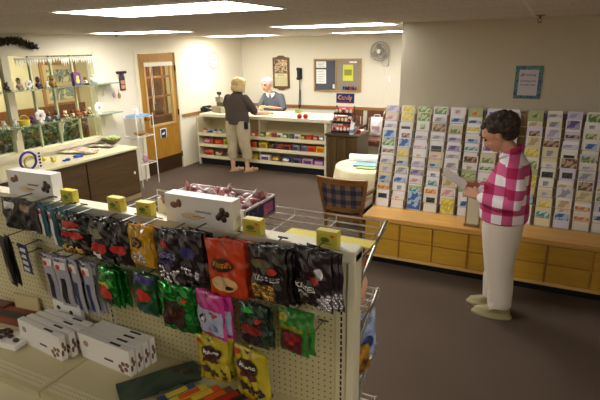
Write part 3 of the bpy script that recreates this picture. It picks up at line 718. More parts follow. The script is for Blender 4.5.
# things on the counter
kz = .9405
def kp(px, py): p = at(px, py, 2, kz); return (p.x, p.y, kz)
tm = thing('desk_phone', 'black desk telephone at the left end of the service counter', 'telephone', kp(207, 111))
link('base', MB().prism([(-.09, 0), (.09, 0), (.09, .03), (-.09, .07)], -.08, .08, 'X'), black, tm); link('handset', MB().bev(-.03, .03, -.1, .1, .07, .1, .012).bev(-.035, .035, -.11, -.06, .05, .09, .01).bev(-.035, .035, .06, .11, .05, .09, .01), black, tm, smooth='auto')
rg = thing('cash_register', 'beige cash register on the counter left of the customer', 'cash register', (-5.28, 7.62, kz), 2.7)
rgm = mat('register_beige', '9C9274', .5)
link('body', MB().bev(-.17, .17, -.17, .2, 0, .11, .01), rgm, rg); link('keyboard', MB().prism([(-.16, .11), (.1, .11), (.1, .20), (.04, .20)], -.15, .15, 'X'), mat('register_dark', '6A6450', .5), rg)
link('display', MB().bev(-.10, .10, .09, .15, .19, .28, .008), rgm, rg); link('display_screen', MB().box(-.08, .08, .085, .0895, .21, .265), black, rg); link('customer_display', MB().tube([(.0, .12, .28), (.0, .12, .33)], .012).bev(-.05, .05, .1, .14, .32, .37, .005), black, rg)
for px in (299.5, 305.5):
    ap = thing('red_apple', ('left' if px < 302 else 'right')+' one of two red apples on the service counter', 'apple', kp(px, 118.5), 0, 'red apples on the counter')
    link('fruit', MB().lathe([(.006, .008), (.02, 0), (.036, .015), (.042, .04), (.035, .065), (.018, .073), (.004, .064)]), mat('apple_red', 'A81E1E', .3), ap, smooth=True); link('stem', MB().tube([(0, 0, .06), (.004, 0, .085)], .002, 6), cm('brown'), ap)
solo('green_box', MB().bev(-.045, .045, -.03, .03, 0, .07, .004), mat('green_card', '8C9A4A', .5), 'small olive green box under the wall phone cord', 'box', kp(298, 113))

# ------------------------------------------------------------------ dark cabinet with candy rack
dc = thing('wooden_cabinet', 'dark wooden cabinet right of the service counter', 'cabinet', (-2.80, 7.18, 0))
dw = wood('walnut', '3E2C12', '5A4420', 'Z', 5)
link('body', MB().box(-.26, .25, 0, .55, .0, .71), dw, dc); link('cabinet_top', MB().bev(-.29, .28, -.03, .57, .71, .74, .008), wood('walnut_top', '3E2917', '573B22', 'X', 5), dc)
for x0, x1 in ((-.25, -.09), (-.08, .08), (.09, .24)): link('door_panel', MB().bev(x0, x1, -.015, 0, .08, .69, .005), dw, dc)
cr = thing('candy_rack', 'wire countertop candy rack with candy sign on the dark cabinet', 'rack', (-2.84, 7.32, .7405))
rf = MB()
for x in (-.15, .15): rf.tube([(x, -.12, 0), (x, -.12, .12), (x, .02, .30), (x, .1, .42)], .006, 6).tube([(x, .12, 0), (x, .12, .42)], .006, 6).tube([(x, -.12, .005), (x, .12, .005)], .006, 6)
link('frame', rf, black, cr)
for k_, (y, z) in enumerate(((-.06, .02), (-.01, .16), (.04, .29))):
    tr = MB().box(-.15, .15, y-.07, y+.08, z, z+.006).box(-.15, .15, y-.075, y-.068, z, z+.035)
    link('tray', tr, black, cr)
sgn = link('sign_board', MB().box(-.16, .14, .1, .112, .46, .61), mat('sign_blue', '27307A', .5), cr)
link('lettering', letters('Candy', .24, .09, lambda u, v: (-.01+u, .098, .54+v)), mat('sign_cream', 'F0E6C0', .5), sgn)
link('lettering_front', letters('Candy', .225, .075, lambda u, v: (-.01+u, .0965, .54+v)), mat('sign_orange', 'E0782A', .5), sgn); link('star', MB().box(-.12, .1, .0975, .0995, .47, .485), cm('red'), sgn)
random.seed(11)
ci = 0
for k_, (y, z) in enumerate(((-.06, .0265), (-.01, .1665), (.04, .2965))):
    for q in range(5):
        c1, c2 = random.choice((('red', 'white'), ('white', 'red'), ('orange', 'white'), ('pink', 'red'), ('red', 'cream')))
        goods('bag', c1, c2, .07, .06, .10, (-2.84-.12+.06*q, 7.32+y+.0, .7405+z), '%s wrapped candy, %s from left on the %s tier of the wire rack' % (c1, words[q], ('bottom', 'middle', 'top')[k_]), 'wrapped candies on the wire rack')
z = .7405
bo = thing('squeeze_bottle', 'white bottle with blue label beside the wire candy rack', 'bottle', (-2.66, 7.22, z)); link('bottle', MB().lathe([(.03, 0), (.035, .01), (.035, .1), (.015, .13), (.012, .15)]), white, bo, smooth=True); link('bottle_label', MB().lathe([(.0356, .03), (.0356, .08)]), cm('blue'), bo); link('cap', MB().lathe([(.014, .15), (.006, .19)]), white, bo)
tb = thing('tissue_box', 'teal printed tissue box at the right of the dark cabinet', 'box', (-2.70, 7.34, z)); link('carton', MB().bev(-.05, .06, -.06, .06, 0, .10, .004), blotch('teal_print', ['3F7E96', 'A8C4C8', '2B5266'], 30), tb)
link('tissue', MB().add([(-.02, 0, .1), (.03, 0, .1), (.05, .02, .16), (0, .01, .19), (-.03, -.01, .15), (.0, .03, .13)], [(0, 1, 2, 3), (0, 3, 4), (0, 5, 2)]), white, tb)
solo('paper_stack', MB().box(-.06, .08, -.09, .09, 0, .012).box(-.05, .09, -.08, .1, .012, .02), white, 'white papers on the right edge of the dark cabinet', 'papers', (-2.68, 7.55, z))
solo('red_packet', packmesh('bag', .09, .04, .06, 4), cm('red'), 'red candy packet lying by the papers on the dark cabinet', 'packet', (-2.62, 7.42, z), .5, smooth=True)

# ------------------------------------------------------------------ chairs by the back wall
def wood_chair(name, lab, loc, rz, wd_, seatm):
    t2 = thing(name, lab, 'chair', loc, rz, 'wooden armchairs by the back wall')
    for s_ in (-1, 1):
        link('leg', MB().tube([(s_*.25, -.25, 0), (s_*.25, -.25, .62)], .02, 8), wd_, t2); link('leg', MB().tube([(s_*.24, .22, 0), (s_*.24, .24, .45), (s_*.23, .30, .92)], .02, 8), wd_, t2)
        link('armrest', MB().tube([(s_*.25, -.28, .63), (s_*.27, -.1, .66), (s_*.26, .1, .64), (s_*.24, .26, .66)], .022, 8), wd_, t2)
        link('side_rail', MB().box(s_*.25-.012, s_*.25+.012, -.24, .22, .30, .34), wd_, t2)
    link('seat', MB().bev(-.24, .24, -.25, .23, .40, .47, .02), seatm, t2, smooth='auto'); link('seat_frame', MB().box(-.24, .24, -.24, .22, .36, .40), wd_, t2)
    link('top_rail', MB().bev(-.25, .25, .285, .315, .80, .93, .01), wd_, t2); link('back_cushion', MB().bev(-.2, .2, .25, .285, .52, .82, .015), seatm, t2)
    return t2
patt = blotch('brown_weave', ['5A3326', '7E5040', '3E2620', '9A7058'], 30, .8)
wood_chair('armchair', 'dark wooden armchair behind the wire candy rack', (-3.28, 8.55, 0), 0, wood('chair_dark', '4E2F18', '6B4426', 'Z', 5), patt)
wood_chair('armchair', 'dark wooden armchair holding a white bag by the back wall', (-2.70, 8.55, 0), 0, wood('chair_dark', '', '', 'Z', 5), patt)
pb = thing('shopping_bag', 'white plastic shopping bag propped on the wooden armchair', 'bag', (-2.70, 8.66, .472))
link('bag_body', packmesh('bag', .25, .15, .36, 3), mat('bag_white', 'E3DDD8', .5), pb, smooth=True); link('handle', MB().tube([(-.07, 0, .33), (-.05, 0, .40), (.05, 0, .40), (.07, 0, .33)], .008, 8), mat('bag_white', '', .5), pb); link('bag_print', MB().box(-.07, .07, -.072, -.066, .13, .2), mat('bag_pink', 'B08A94', .6), pb)

# ------------------------------------------------------------------ round table
tb_ = thing('round_table', 'round table under a cream cloth beside the card rack', 'table', (-1.80, 5.50, 0))
link('tabletop', MB().lathe([(.365, .67), (.38, .68), (.38, .69), (.37, .697)]), dark_oak, tb_); link('pedestal', MB().lathe([(.22, 0), (.22, .03), (.05, .06), (.04, .4), (.06, .67)]), dark_oak, tb_)
V = []; F = []; n = 72
prof = [(0, .705), (.2, .705), (.37, .705), (.39, .70), (.40, .68), (.415, .58), (.43, .46), (.445, .36)]
for r_, z in prof:
    for j in range(n):
        t2 = 2*PI*j/n; k_ = 0 if z > .69 else (.7-z)/.34
        rr_ = r_*(1+.045*k_*math.sin(9*t2+.6)+.02*k_*math.sin(17*t2)); V.append((rr_*math.cos(t2), rr_*math.sin(t2), z-.02*k_*math.cos(4*t2)*k_))
for i in range(len(prof)-1):
    for j in range(n): F.append((i*n+j, i*n+(j+1) % n, (i+1)*n+(j+1) % n, (i+1)*n+j))
cl = solo('tablecloth', MB().add(V, F), mat('cloth_cream', 'DED2AC', .8, var='CFC296', scale=8), 'cream tablecloth draped over the round table', 'tablecloth', (-1.80, 5.50, 0), smooth=True)
sd = cl.modifiers.new('thick', 'SOLIDIFY'); sd.thickness = .003
tz = .709
def tp(px, py): p = at(px, py, 2, tz); return (p.x, p.y, tz)
bk_ = thing('paper_roll', 'rolled white paper lying across the round table', 'paper', (-1.83, 5.60, tz), .1)
link('roll', MB().tube([(-.24, 0, .05), (.24, .02, .05)], .045, 16), white, bk_, smooth='auto'); link('loose_edge', MB().box(-.23, .24, -.1, -.02, .002, .008), white, bk_)
solo('blue_booklet', MB().bev(-.17, .17, -.1, .1, 0, .02, .0042), mat('booklet_blue', '6E9AA0', .5), 'blue green booklet under the paper roll on the table', 'booklet', (-1.78, 5.44, tz), .1)
solo('green_notepad', MB().bev(-.1, .12, -.05, .05, 0, .012, .002), mat('note_green', '8FA05A', .5), 'green notepad at the near edge of the blue booklet', 'notepad', (-1.77, 5.285, tz), .1)
wb = thing('lotion_bottle', 'white capped bottle with green label on the round table', 'bottle', (-1.57, 5.47, tz)); link('bottle', MB().lathe([(.025, 0), (.032, .01), (.032, .13), (.014, .16)]), mat('bottle_cream', 'DCD8BE', .3), wb, smooth=True); link('cap', MB().lathe([(.018, .16), (.018, .2), (.006, .21)]), white, wb); link('bottle_label', MB().lathe([(.0326, .03), (.0326, .10)]), mat('note_green', '', .5), wb)

# ------------------------------------------------------------------ plaid armchair in front of the table
def plaidmat(name, base, mid, dark, line, s, ax=('X', 'Z')):
    m, t, b = nt(name); tc = N(t, 'ShaderNodeTexCoord'); sp = N(t, 'ShaderNodeSeparateXYZ'); t.links.new(tc.outputs['Object'], sp.inputs[0])
    fs_ = []
    for a in ax:
        d = N(t, 'ShaderNodeMath', operation='DIVIDE'); d.inputs[1].default_value = s; t.links.new(sp.outputs[a], d.inputs[0])
        f = N(t, 'ShaderNodeMath', operation='FLOORED_MODULO'); f.inputs[1].default_value = 1; t.links.new(d.outputs[0], f.inputs[0])
        g = N(t, 'ShaderNodeMath', operation='LESS_THAN'); g.inputs[1].default_value = .5; t.links.new(f.outputs[0], g.inputs[0]); fs_.append(g)
        if line:
            c = N(t, 'ShaderNodeMath', operation='COMPARE'); c.inputs[1].default_value = .75; c.inputs[2].default_value = .05; t.links.new(f.outputs[0], c.inputs[0]); fs_.append(c)
    su = N(t, 'ShaderNodeMath', operation='ADD'); g0, g1 = (fs_[0], fs_[2]) if line else (fs_[0], fs_[1])
    t.links.new(g0.outputs[0], su.inputs[0]); t.links.new(g1.outputs[0], su.inputs[1])
    hf = N(t, 'ShaderNodeMath', operation='MULTIPLY'); hf.inputs[1].default_value = .5; t.links.new(su.outputs[0], hf.inputs[0])
    r = ramp(t, [(0, base), (.34, mid), (.67, dark)], 'CONSTANT'); t.links.new(hf.outputs[0], r.inputs['Fac']); last = r.outputs['Color']
    if line:
        mx_ = N(t, 'ShaderNodeMath', operation='MAXIMUM'); t.links.new(fs_[1].outputs[0], mx_.inputs[0]); t.links.new(fs_[3].outputs[0], mx_.inputs[1])
        mm = N(t, 'ShaderNodeMix', data_type='RGBA'); t.links.new(mx_.outputs[0], mm.inputs[0]); t.links.new(last, mm.inputs[6]); mm.inputs[7].default_value = lin(line); last = mm.outputs[2]
    t.links.new(last, b.inputs['Base Color']); b.inputs['Roughness'].default_value = .9
    return m
pm = plaidmat('plaid_upholstery', '6E5646', '40363C', '1C1C2C', None, .105)
cw = wood('chair_oak', '66401A', '845826', 'X', 5)
pc = thing('plaid_armchair', 'wooden armchair with navy plaid back facing the round table', 'chair', (-1.735, 4.68, 0), 0)
# back is at local -y
def curveback(z0, z1, w0, w1, y0, y1, sag, n=12, t=.03):
    V = []; F = []
    for k_ in range(2):
        for i in range(n+1):
            u = i/n*2-1
            for (z, w_, y_) in ((z0, w0, y0), (z1, w1, y1)):
                V.append((u*w_, y_-sag*(1-u*u)+k_*t, z))
    K = 2*(n+1)
    for i in range(n):
        a = i*2; F += [(a, a+2, a+3, a+1), (K+a, K+a+1, K+a+3, K+a+2), (a, K+a, K+a+2, a+2), (a+1, a+3, K+a+3, K+a+1)]
    F += [(0, 1, K+1, K), (2*n, K+2*n, K+2*n+1, 2*n+1)]
    return MB().add(V, F)
link('top_rail', curveback(.735, .80, .245, .262, -.235, -.25, .05, t=.035), cw, pc, smooth='auto')
link('lower_rail', curveback(.44, .49, .195, .205, -.185, -.19, .045, t=.03), cw, pc, smooth='auto')
link('back_cushion', curveback(.49, .735, .205, .238, -.193, -.23, .048, t=.05), pm, pc, smooth='auto')
for s_ in (-1, 1):
    link('back_post', MB().tube([(s_*.185, -.17, .0), (s_*.2, -.18, .42), (s_*.235, -.21, .62), (s_*.26, -.235, .80)], [.018, .02, .02, .018], 8), cw, pc)
    link('leg', MB().tube([(s_*.23, .24, 0), (s_*.24, .24, .60)], .02, 8), cw, pc)
    link('armrest', MB().tube([(s_*.235, -.20, .64), (s_*.255, -.08, .64), (s_*.258, .12, .62), (s_*.24, .27, .60)], [.018, .022, .024, .022], 8), cw, pc)
link('seat', MB().bev(-.23, .23, -.17, .25, .40, .48, .03), pm, pc, smooth='auto'); link('seat_frame', MB().box(-.22, .22, -.17, .24, .34, .40), cw, pc)

# ------------------------------------------------------------------ card counter
CY = 4.30
ctr = thing('card_counter', 'long low oak drawer counter below the greeting cards', 'counter', (0, 0, 0))
CX0, CX1 = -1.43, 2.38
link('carcass', MB().box(CX0, CX1, CY+.02, PY-.01, .10, .455), oakx, ctr)
link('countertop', MB().bev(CX0-.02, CX1, CY-.012, PY-.01, .455, .50, .006), oaktop, ctr)
link('toe_kick', MB().box(CX0+.03, CX1, CY+.07, CY+.09, 0, .10), black, ctr)
link('base_rail', MB().box(CX0, CX1, CY+.0, CY+.02, .085, .115), wood('rail_pale', 'C99C52', 'D9B068', 'X', 5), ctr)
seams = [CX0, -1.088, -.777, -.464, -.153, .171, .504, .83, 1.15, 1.47, 1.79, 2.1, CX1]
for a, b_ in zip(seams[:-1], seams[1:]):
    for z0, z1 in ((.12, .278), (.288, .445)):
        dwr = link('drawer', MB().bev(a+.008, b_-.008, CY, CY+.02, z0, z1, .004), oakx, ctr)
for x in (-1.088, -.464, .171, .83): link('stile', MB().box(x-.008, x+.008, CY-.006, CY+.02, .115, .455), mat('stile_dark', '8F6226', .5), ctr)

# card rack
RWS = 11; RZ0, DZr, RYf, DYr = .503, .0835, 4.62, .0265
cols = [(-1.45+.16*k_, -1.45+.16*(k_+1)) for k_ in range(8)] + [(-.125+.15*k_, -.125+.15*(k_+1)) for k_ in range(8)]
rk = thing('card_rack', 'tiered wooden greeting card rack standing on the oak counter', 'rack', (0, 0, 0))
zt, yt = RZ0+RWS*DZr+.03, RYf+RWS*DYr+.03
link('back_panel', MB().prism([(RYf+.05, .5), (RYf+.065, .5), (yt+.045, zt), (yt+.03, zt)], -1.47, 1.1, 'X'), mat('rack_board', 'A08560', .6), rk)
for r_ in range(RWS): link('ledge', MB().box(-1.46, 1.09, RYf+r_*DYr-.006, RYf+r_*DYr+.045, RZ0+r_*DZr-.004, RZ0+r_*DZr), mat('ledge_clear', 'B9A888', .4), rk)
dvm = wood('divider_wood', '7A5C36', '93724A', 'Z', 5)
for x in [c[0]-.003 for c in cols[1:]] + [-1.463, 1.08, -.162]:
    link('divider', MB().prism([(RYf-.01, .5), (RYf+.05, .5), (yt+.02, zt-.03), (yt-.03, zt-.06)], x-.004 if x not in (-.162,) else x-.004, x+.004, 'X'), dvm, rk)
hdr = {0: 'mauve', 5: 'violet', 6: 'violet', 7: 'violet', 8: 'violet', 9: 'violet', 10: 'violet', 11: 'violet', 12: 'violet'}
for k_ in range(8, 13): pass
for k_ in (0, 5, 6, 8, 9, 10, 11, 12):
    a, b_ = cols[k_]
    link('header_strip', MB().box(a+.008, b_-.008, yt-.012, yt-.006, zt-.045, zt+.01), mat('header_violet', '4A4696', .5) if k_ else mat('header_mauve', '8A80B0', .5), rk)
for k_ in (1, 2, 3, 4, 7):
    a, b_ = cols[k_]; hs = link('header_strip', MB().box(a+.008, b_-.008, yt-.012, yt-.006, zt-.045, zt+.005), white, rk)
    link('lettering', MB().box(a+.035, b_-.035, yt-.0135, yt-.012, zt-.022, zt-.014), black, hs)

pcs = {'yellow': ['D6C43A', 'F0E07A', '3A3420'], 'blue': ['2F5FA8', 'A9C4DE', '1C3868'], 'green': ['6A8F4A', 'C6D2A0', '3A5A34'], 'purple': ['6A5A9A', 'B8A8CC', '8A78B4'],
       'black': ['18171C', '3A3634', 'B8AFA0'], 'pink': ['D29AA8', 'F0DAD8', 'A86478'], 'brown': ['6A4A34', 'C0A282', '4A3426'], 'grey': ['9A96A0', 'D4D0D4', '74727E'],
       'teal': ['4A8F94', 'BCD4D0', '2A5A60'], 'tan': ['C0A87A', 'E2D2B0', '907A54'], 'orange': ['D8782E', 'F0B870', '8A4420'], 'lilac': ['B4A8C8', 'DAD2E4', '8E82A8']}
pmats = {k_: blotch('card_print_'+k_, v[:2] if i_ % 2 else [v[1], v[0], v[1]], 11, .4) for i_, (k_, v) in enumerate(pcs.items())}
bodies = {'white': mat('card_white', 'F4F2F2', .5), 'cream': mat('card_cream', 'E2D6B4', .5), 'ivory': mat('card_ivory', 'EDE8DC', .5), 'lilac': mat('card_lilac', 'DCD6E8', .5), 'sage': mat('card_sage', 'B4BC8C', .5)}
lay = {'picture across the top': (.08, .92, .52, .95), 'large framed picture': (.12, .88, .30, .88), 'picture in the middle': (.16, .84, .5, .78), 'full picture': (.02, .98, .03, .98), 'narrow picture band': (.05, .95, .6, .8), 'small centred picture': (.3, .7, .55, .82)}
bodymesh = {}; picmesh = {}; linemesh = None
def card(k_, r_, cx, body, pc_, la, hgt, wid):
    key = (body, hgt, wid)
    if key not in bodymesh:
        a = .10
        mb = MB().box(-wid/2, wid/2, 0, .0015, 0, hgt).box(-wid/2, wid/2, .0035, .005, 0, hgt).box(-wid/2, -wid/2+.001, 0, .005, 0, hgt)
        me = mb.mesh('greeting_card'); me.materials.append(bodies[body]); bodymesh[key] = me
    x, y, z = cx, RYf+r_*DYr+.008, RZ0+r_*DZr+.0008
    t2 = bpy.data.objects.new('greeting_card', bodymesh[key]); C.objects.link(t2)
    t2.location = (x, y, z); t2.rotation_euler = (-math.radians(12), 0, random.uniform(-.03, .03))
    ordc = words[k_] if k_ < 16 else str(k_)
    t2['label'] = '%s card with %s %s, %s row from bottom, %s column from left' % (body, pc_, la, words[r_], ordc)
    t2['category'] = 'greeting card'; t2['group'] = 'greeting cards in the wooden rack'
    pk = (la, pc_, hgt, wid)
    if pk not in picmesh:
        u0, u1, v0, v1 = lay[la]; off = random.uniform(-3, 3)
        me = MB().box(-wid/2+u0*wid, -wid/2+u1*wid, -.0012, -.0002, v0*hgt, v1*hgt).mesh('picture'); me.materials.append(pmats[pc_]); picmesh[pk] = me
    p = bpy.data.objects.new('picture', picmesh[pk]); C.objects.link(p); p.parent = t2
random.seed(21)
spec = {  # seen colours: column -> rows from the top
 0: ['lilac', 'pink', 'grey', 'blue', 'green', 'brown', 'grey', 'lilac', 'blue', 'orange', 'black'],
 1: ['yellow', 'yellow', 'black', 'brown', 'blue', 'yellow', 'blue', 'grey', 'blue', 'grey', 'pink'],
 2: ['green', 'green', 'green', 'grey', 'pink', 'tan', 'lilac', 'purple', 'pink', 'teal', 'blue'],
 3: ['green', 'grey', 'brown', 'grey', 'black', 'pink', 'blue', 'purple', 'teal', 'orange', 'black'],
 4: ['pink', 'blue', 'green', 'purple', 'purple', 'grey', 'grey', 'yellow', 'tan', 'pink', 'yellow'],
 5: ['orange', 'blue', 'yellow', 'blue', 'teal', 'brown', 'tan', 'green', 'tan', 'grey', 'blue'],
 6: ['purple', 'blue', 'black', 'purple', 'purple', 'green', 'green', 'tan', 'grey', 'blue', 'grey'],
 7: ['blue', 'grey', 'lilac', 'green', 'purple', 'green', 'tan', 'grey', 'pink', 'blue', 'yellow'],
 8: ['green', 'tan', 'brown', 'tan', 'yellow', 'green', 'green', 'yellow', 'tan', 'blue', 'yellow'],
 9: ['grey', 'grey', 'lilac', 'brown', 'grey', 'lilac', 'black', 'grey', 'lilac', 'yellow', 'teal'],
 10: ['lilac', 'purple', 'brown', 'lilac', 'black', 'brown', 'black', 'tan', 'grey', 'tan', 'blue'],
 11: ['green', 'grey', 'green', 'blue', 'green', 'lilac', 'grey', 'brown', 'tan', 'orange', 'orange'],
 12: ['tan', 'grey', 'teal', 'green', 'lilac', 'grey', 'blue', 'tan', 'green', 'blue', 'blue']}
lk = list(lay)+['picture across the top', 'picture in the middle', 'narrow picture band', 'small centred picture']
for k_, (a, b_) in enumerate(cols[:14]):
    row = spec.get(k_, spec[(k_*3) % 9])
    for r_ in range(RWS):
        pc_ = row[RWS-1-r_]
        body = random.choice(['white', 'white', 'white', 'cream', 'ivory'] if k_ < 8 else ['ivory', 'ivory', 'cream', 'white', 'lilac'])
        if k_ in (2, 5, 8) and random.random() < .2: body = 'sage'
        la = random.choice(lk if pc_ not in ('black',) else lk[1:3])
        card(k_, r_, (a+b_)/2+random.uniform(-.006, .006), body, pc_, la, random.choice((.135, .15, .165, .178)) if r_ < RWS-1 else .15, random.choice((.122, .13, .136)) if k_ < 8 else random.choice((.118, .126)))

# leaflet holder on the counter near the woman's hands
lh = thing('leaflet_holder', 'small wooden leaflet holder with cream leaflets on the oak counter', 'holder', (-.455, 4.38, .501))
link('holder_back', MB().bev(-.07, .06, .05, .062, 0, .30, .004), dvm, lh); link('holder_base', MB().box(-.07, .06, -.02, .05, 0, .02), dvm, lh)
solo('leaflet_stack', MB().box(-.05, .05, -.005, .03, .0, .26).box(-.045, .055, .03, .04, .0, .30), mat('leaflet_cream', 'D6CCB0', .6), 'cream leaflets standing in the small wooden holder', 'leaflets', (-.455, 4.38, .522))

# framed notice on the partition
nf = thing('framed_notice', 'white notice with green and blue patterned border on the partition', 'notice', (-.155, PY, 1.722))
link('border', MB().box(-.112, .112, -.012, -.001, -.145, .145), blotch('notice_border', ['3E5F8C', '4F7F8A', '6E8F5A', '34507A'], 30), nf)
sh = link('sheet', MB().box(-.08, .08, -.0135, -.012, -.115, .112), mat('notice_paper', 'C9C4CC', .5), nf)
for z, s_, w_ in ((.065, 'Greeting', .12), (0.012, 'Greeting cards', .13), (-.022, 'for every need', .12)): link('lettering', letters(s_, w_, .022, lambda u, v: (u, -.0145, z+v)), mat('ink_violet', '5A5078', .6), sh)
link('pen_mark', MB().prism([(-.068, .055), (-.06, .052), (-.04, .078), (-.046, .084)], -.0155, -.0137, 'Y'), cm('red'), sh)

# ------------------------------------------------------------------ gondola (pegboard candy fixture)
GY = 1.50; GX1 = -.525; GX0 = -3.05; GZ = 1.37
ga = thing('pegboard_fixture', 'cream pegboard display fixture with shelves and wire baskets in the foreground', 'display fixture', (0, 0, 0))
pegm = pegmat('pegboard', 'C8BC90', '5E5436', .0254, .0254, .0038)
gmet = mat('fixture_metal', 'CFC5A2', .4)
link('pegboard_panel', MB().box(-1.765, -.60, GY, GY+.006, .1, GZ-.045), pegm, ga); link('pegboard_panel', MB().box(GX0, -1.79, GY, GY+.006, .1, GZ-.045), pegm, ga)
link('back_panel', MB().box(GX0, -.60, GY+.04, GY+.046, .1, GZ-.045), mat('back_panel', 'BDB28C', .5), ga)
for x0, x1 in ((-.60, GX1), (-1.795, -1.762)):
    up = link('upright', MB().box(x0, x0+(.045 if x0 > -1 else .033), GY-.004, GY+.05, 0, GZ-.045), gmet, ga)
    if x0 > -1:
        link('end_cover', MB().bev(x0+.045, x1, GY-.012, GY+.058, 0, GZ-.01, .004), mat('end_cover', 'D9D0B2', .4), ga)
    sl_ = MB(); z = .12
    while z < GZ-.07: sl_.box(x0+.018, x0+.025, GY-.0052, GY-.0035, z, z+.017); z += .0254
    link('slots', sl_, black, up)
link('top_rail', MB().bev(GX0, GX1, GY-.018, GY+.064, GZ-.045, GZ, .005), mat('fixture_top', 'D9D2B8', .35), ga)
shelfm = pegmat('shelf_perforated', 'D0C7A2', 'CFC5A0', 1, 1, .001)
SZ = .675; SY0 = 1.08
for x0, x1 in ((-1.775, -.61), (GX0, -1.785)):
    s_ = link('shelf', MB().box(x0, x1, SY0, GY-.002, SZ-.02, SZ).box(x0, x1, SY0-.008, SY0, SZ-.035, SZ-.002), mat('shelf_cream', 'C6BB90', .4), ga)
    link('perforations', MB().box(x0+.02, x1-.02, SY0+.012, SY0+.075, SZ, SZ+.0006), pegmat('perforated_strip', 'D2C9A2', '8A7F5C', .016, .022, .0032, ('X', 'Y')), s_)
link('deck', MB().box(GX0, -.61, SY0-.1, GY-.002, .1, .16).box(GX0, -.61, SY0-.06, GY-.02, 0, .1), gmet, ga)
# wire baskets on the far side
def basket(z, lift, xa, xb, d):
    w_ = MB(); Y0 = GY+.062
    for k_ in range(5):
        f_ = k_/4; w_.tube([(xa, Y0+d*f_, z+lift*f_), (xb, Y0+d*f_, z+lift*f_)], .004, 6)
    for z2 in (.03,): w_.tube([(xa, Y0+d, z+lift+z2), (xb, Y0+d, z+lift+z2)], .004, 6)
    k_ = xa
    while k_ < xb: w_.tube([(k_, Y0, z), (k_, Y0+d, z+lift), (k_, Y0+d+.005, z+lift+.03)], .0028, 5); k_ += .2
    link('wire_basket', w_, chrome, ga)
    br = MB().tube([(xb, Y0-.005, z-.11), (xb, Y0+d*.6, z+lift-.02), (xb, Y0+d+.01, z+lift+.03)], .006, 8).tube([(xb, Y0-.005, z-.02), (xb, Y0+d, z+lift)], .005, 8).box(xb-.003, xb+.003, Y0-.012, Y0+.012, z-.13, z); link('basket_bracket', br, mat('bracket_steel', 'A9A49A', .35, .8), ga)
basket(1.33, .0, -1.75, GX1-.005, .30); basket(1.06, .0, -1.75, GX1-.005, .22); basket(.80, .0, -1.75, GX1-.005, .22); basket(.5, .0, -1.75, GX1-.005, .25)
link('price_strip', MB().box(-.86, -.505, GY+.085, GY+.155, 1.352, 1.355), mat('strip_yellow', 'E2CE2A', .5), ga, label='yellow price strip lying on the wires')

# products on top of the fixture
yel = mat('tin_yellow', 'DCCB50', .45, var='D0BC40', scale=15)
yb0 = None
for i, (x, lab) in enumerate(((-1.955, 'small yellow candy box left end, nearest the big white box'), (-1.655, 'small yellow candy box, second from left on the fixture top'), (-1.485, 'small yellow candy box just left of the middle white box'), (-.945, 'small yellow candy box just right of the candy tray'), (-.635, 'small yellow candy box at the right end of the fixture top'))):
    if yb0 is None:
        yb0 = thing('mint_box', lab, 'box', (x, GY+.005, GZ+.0005), 0, 'yellow candy boxes on the fixture top')
        link('carton', MB().bev(-.04, .04, -.018, .018, 0, .062, .002), yel, yb0)
        pn = link('label_panel', MB().box(-.033, .033, -.0188, -.018, .008, .054), mat('tin_cream', 'C9BE48', .5), yb0)
        link('leaf_motif', MB().ell((-.005, -.019, .03), (.018, .001, .01), 12, 6), mat('motif_green', '6A7A2A', .5), pn); link('price_dot', MB().ell((.022, -.019, .046), (.009, .001, .006), 12, 6), cm('orange'), pn)
        link('print_line', MB().box(-.02, .02, -.0196, -.019, .014, .018), mat('motif_green', '', .5), pn)
    else: dup(yb0, (x, GY+.005, GZ+.0005), random.uniform(-.05, .05), lab)
wbm = mat('box_white', 'E8E3DC', .4, coat=.3); choc = mat('chocolate', '3A2016', .35, coat=.3)
def bigbox(x, L, h, lab, rz=0):
    t2 = thing('chocolate_box', lab, 'box', (x, GY+.018, GZ+.0005), rz)
    link('carton', MB().bev(-L/2, L/2, -.03, .03, 0, h, .002), wbm, t2)
    c_ = MB()
    for dx, dz in ((.3, .04), (.34, .055), (.38, .035), (.36, .075), (.42, .06)): c_.ell((L*dx, -.0305, h*.1+dz*.9), (.014, .004, .013), 12, 8)
    link('chocolate_picture', c_, choc, t2, smooth=True)
    c2 = MB().ell((-L*.36, -.0305, h*.62), (.02, .003, .014), 12, 8).ell((-L*.28, -.0305, h*.7), (.014, .003, .018), 12, 8); link('pecan_picture', c2, mat('pecan', '7A5034', .4), t2, smooth=True)
    link('tan_swirl', MB().ell((-L*.1, -.0303, h*.3), (L*.16, .001, h*.12), 14, 8), mat('swirl_tan', 'DCC6A0', .5), t2, smooth=True)
    link('script_line', MB().tube([(L*(-.04+.022*i_), -.0312, h*(.5+(.035 if i_ % 2 else -.03))) for i_ in range(12)], .0016, 5), mat('script_brown', '6A5648', .5), t2)
    link('subtitle_line', MB().box(-L*.08, L*.1, -.0316, -.0305, h*.3, h*.335), mat('script_orange', 'C07A4A', .5), t2)
    return t2
bigbox(-2.21, .31, .125, 'long white chocolate box standing on the left of the fixture top', .04)
bigbox(-1.195, .33, .12, 'long white chocolate box standing mid way along the fixture top')
tray = thing('display_tray', 'navy and white display tray behind the middle chocolate box', 'tray', (-1.28, 1.72, 1.338))
tr = MB().box(-.22, .24, -.13, .13, 0, .006)
for a in ((-.22, .24, -.13, -.126), (-.22, .24, .126, .13), (-.22, -.216, -.13, .13), (.236, .24, -.13, .13)): tr.box(a[0], a[1], a[2], a[3], 0, .085)
link('carton', tr, mat('tray_white', 'D8CFCB', .5), tray); link('side_print', MB().box(.24, .2415, -.12, .12, .01, .075), mat('tray_navy', '2C2C5A', .4), tray); link('side_emblem', MB().box(.2415, .2425, .02, .1, .02, .065), mat('tray_pink', 'C05A8A', .5), tray)
random.seed(31); wr0 = None
wr = []
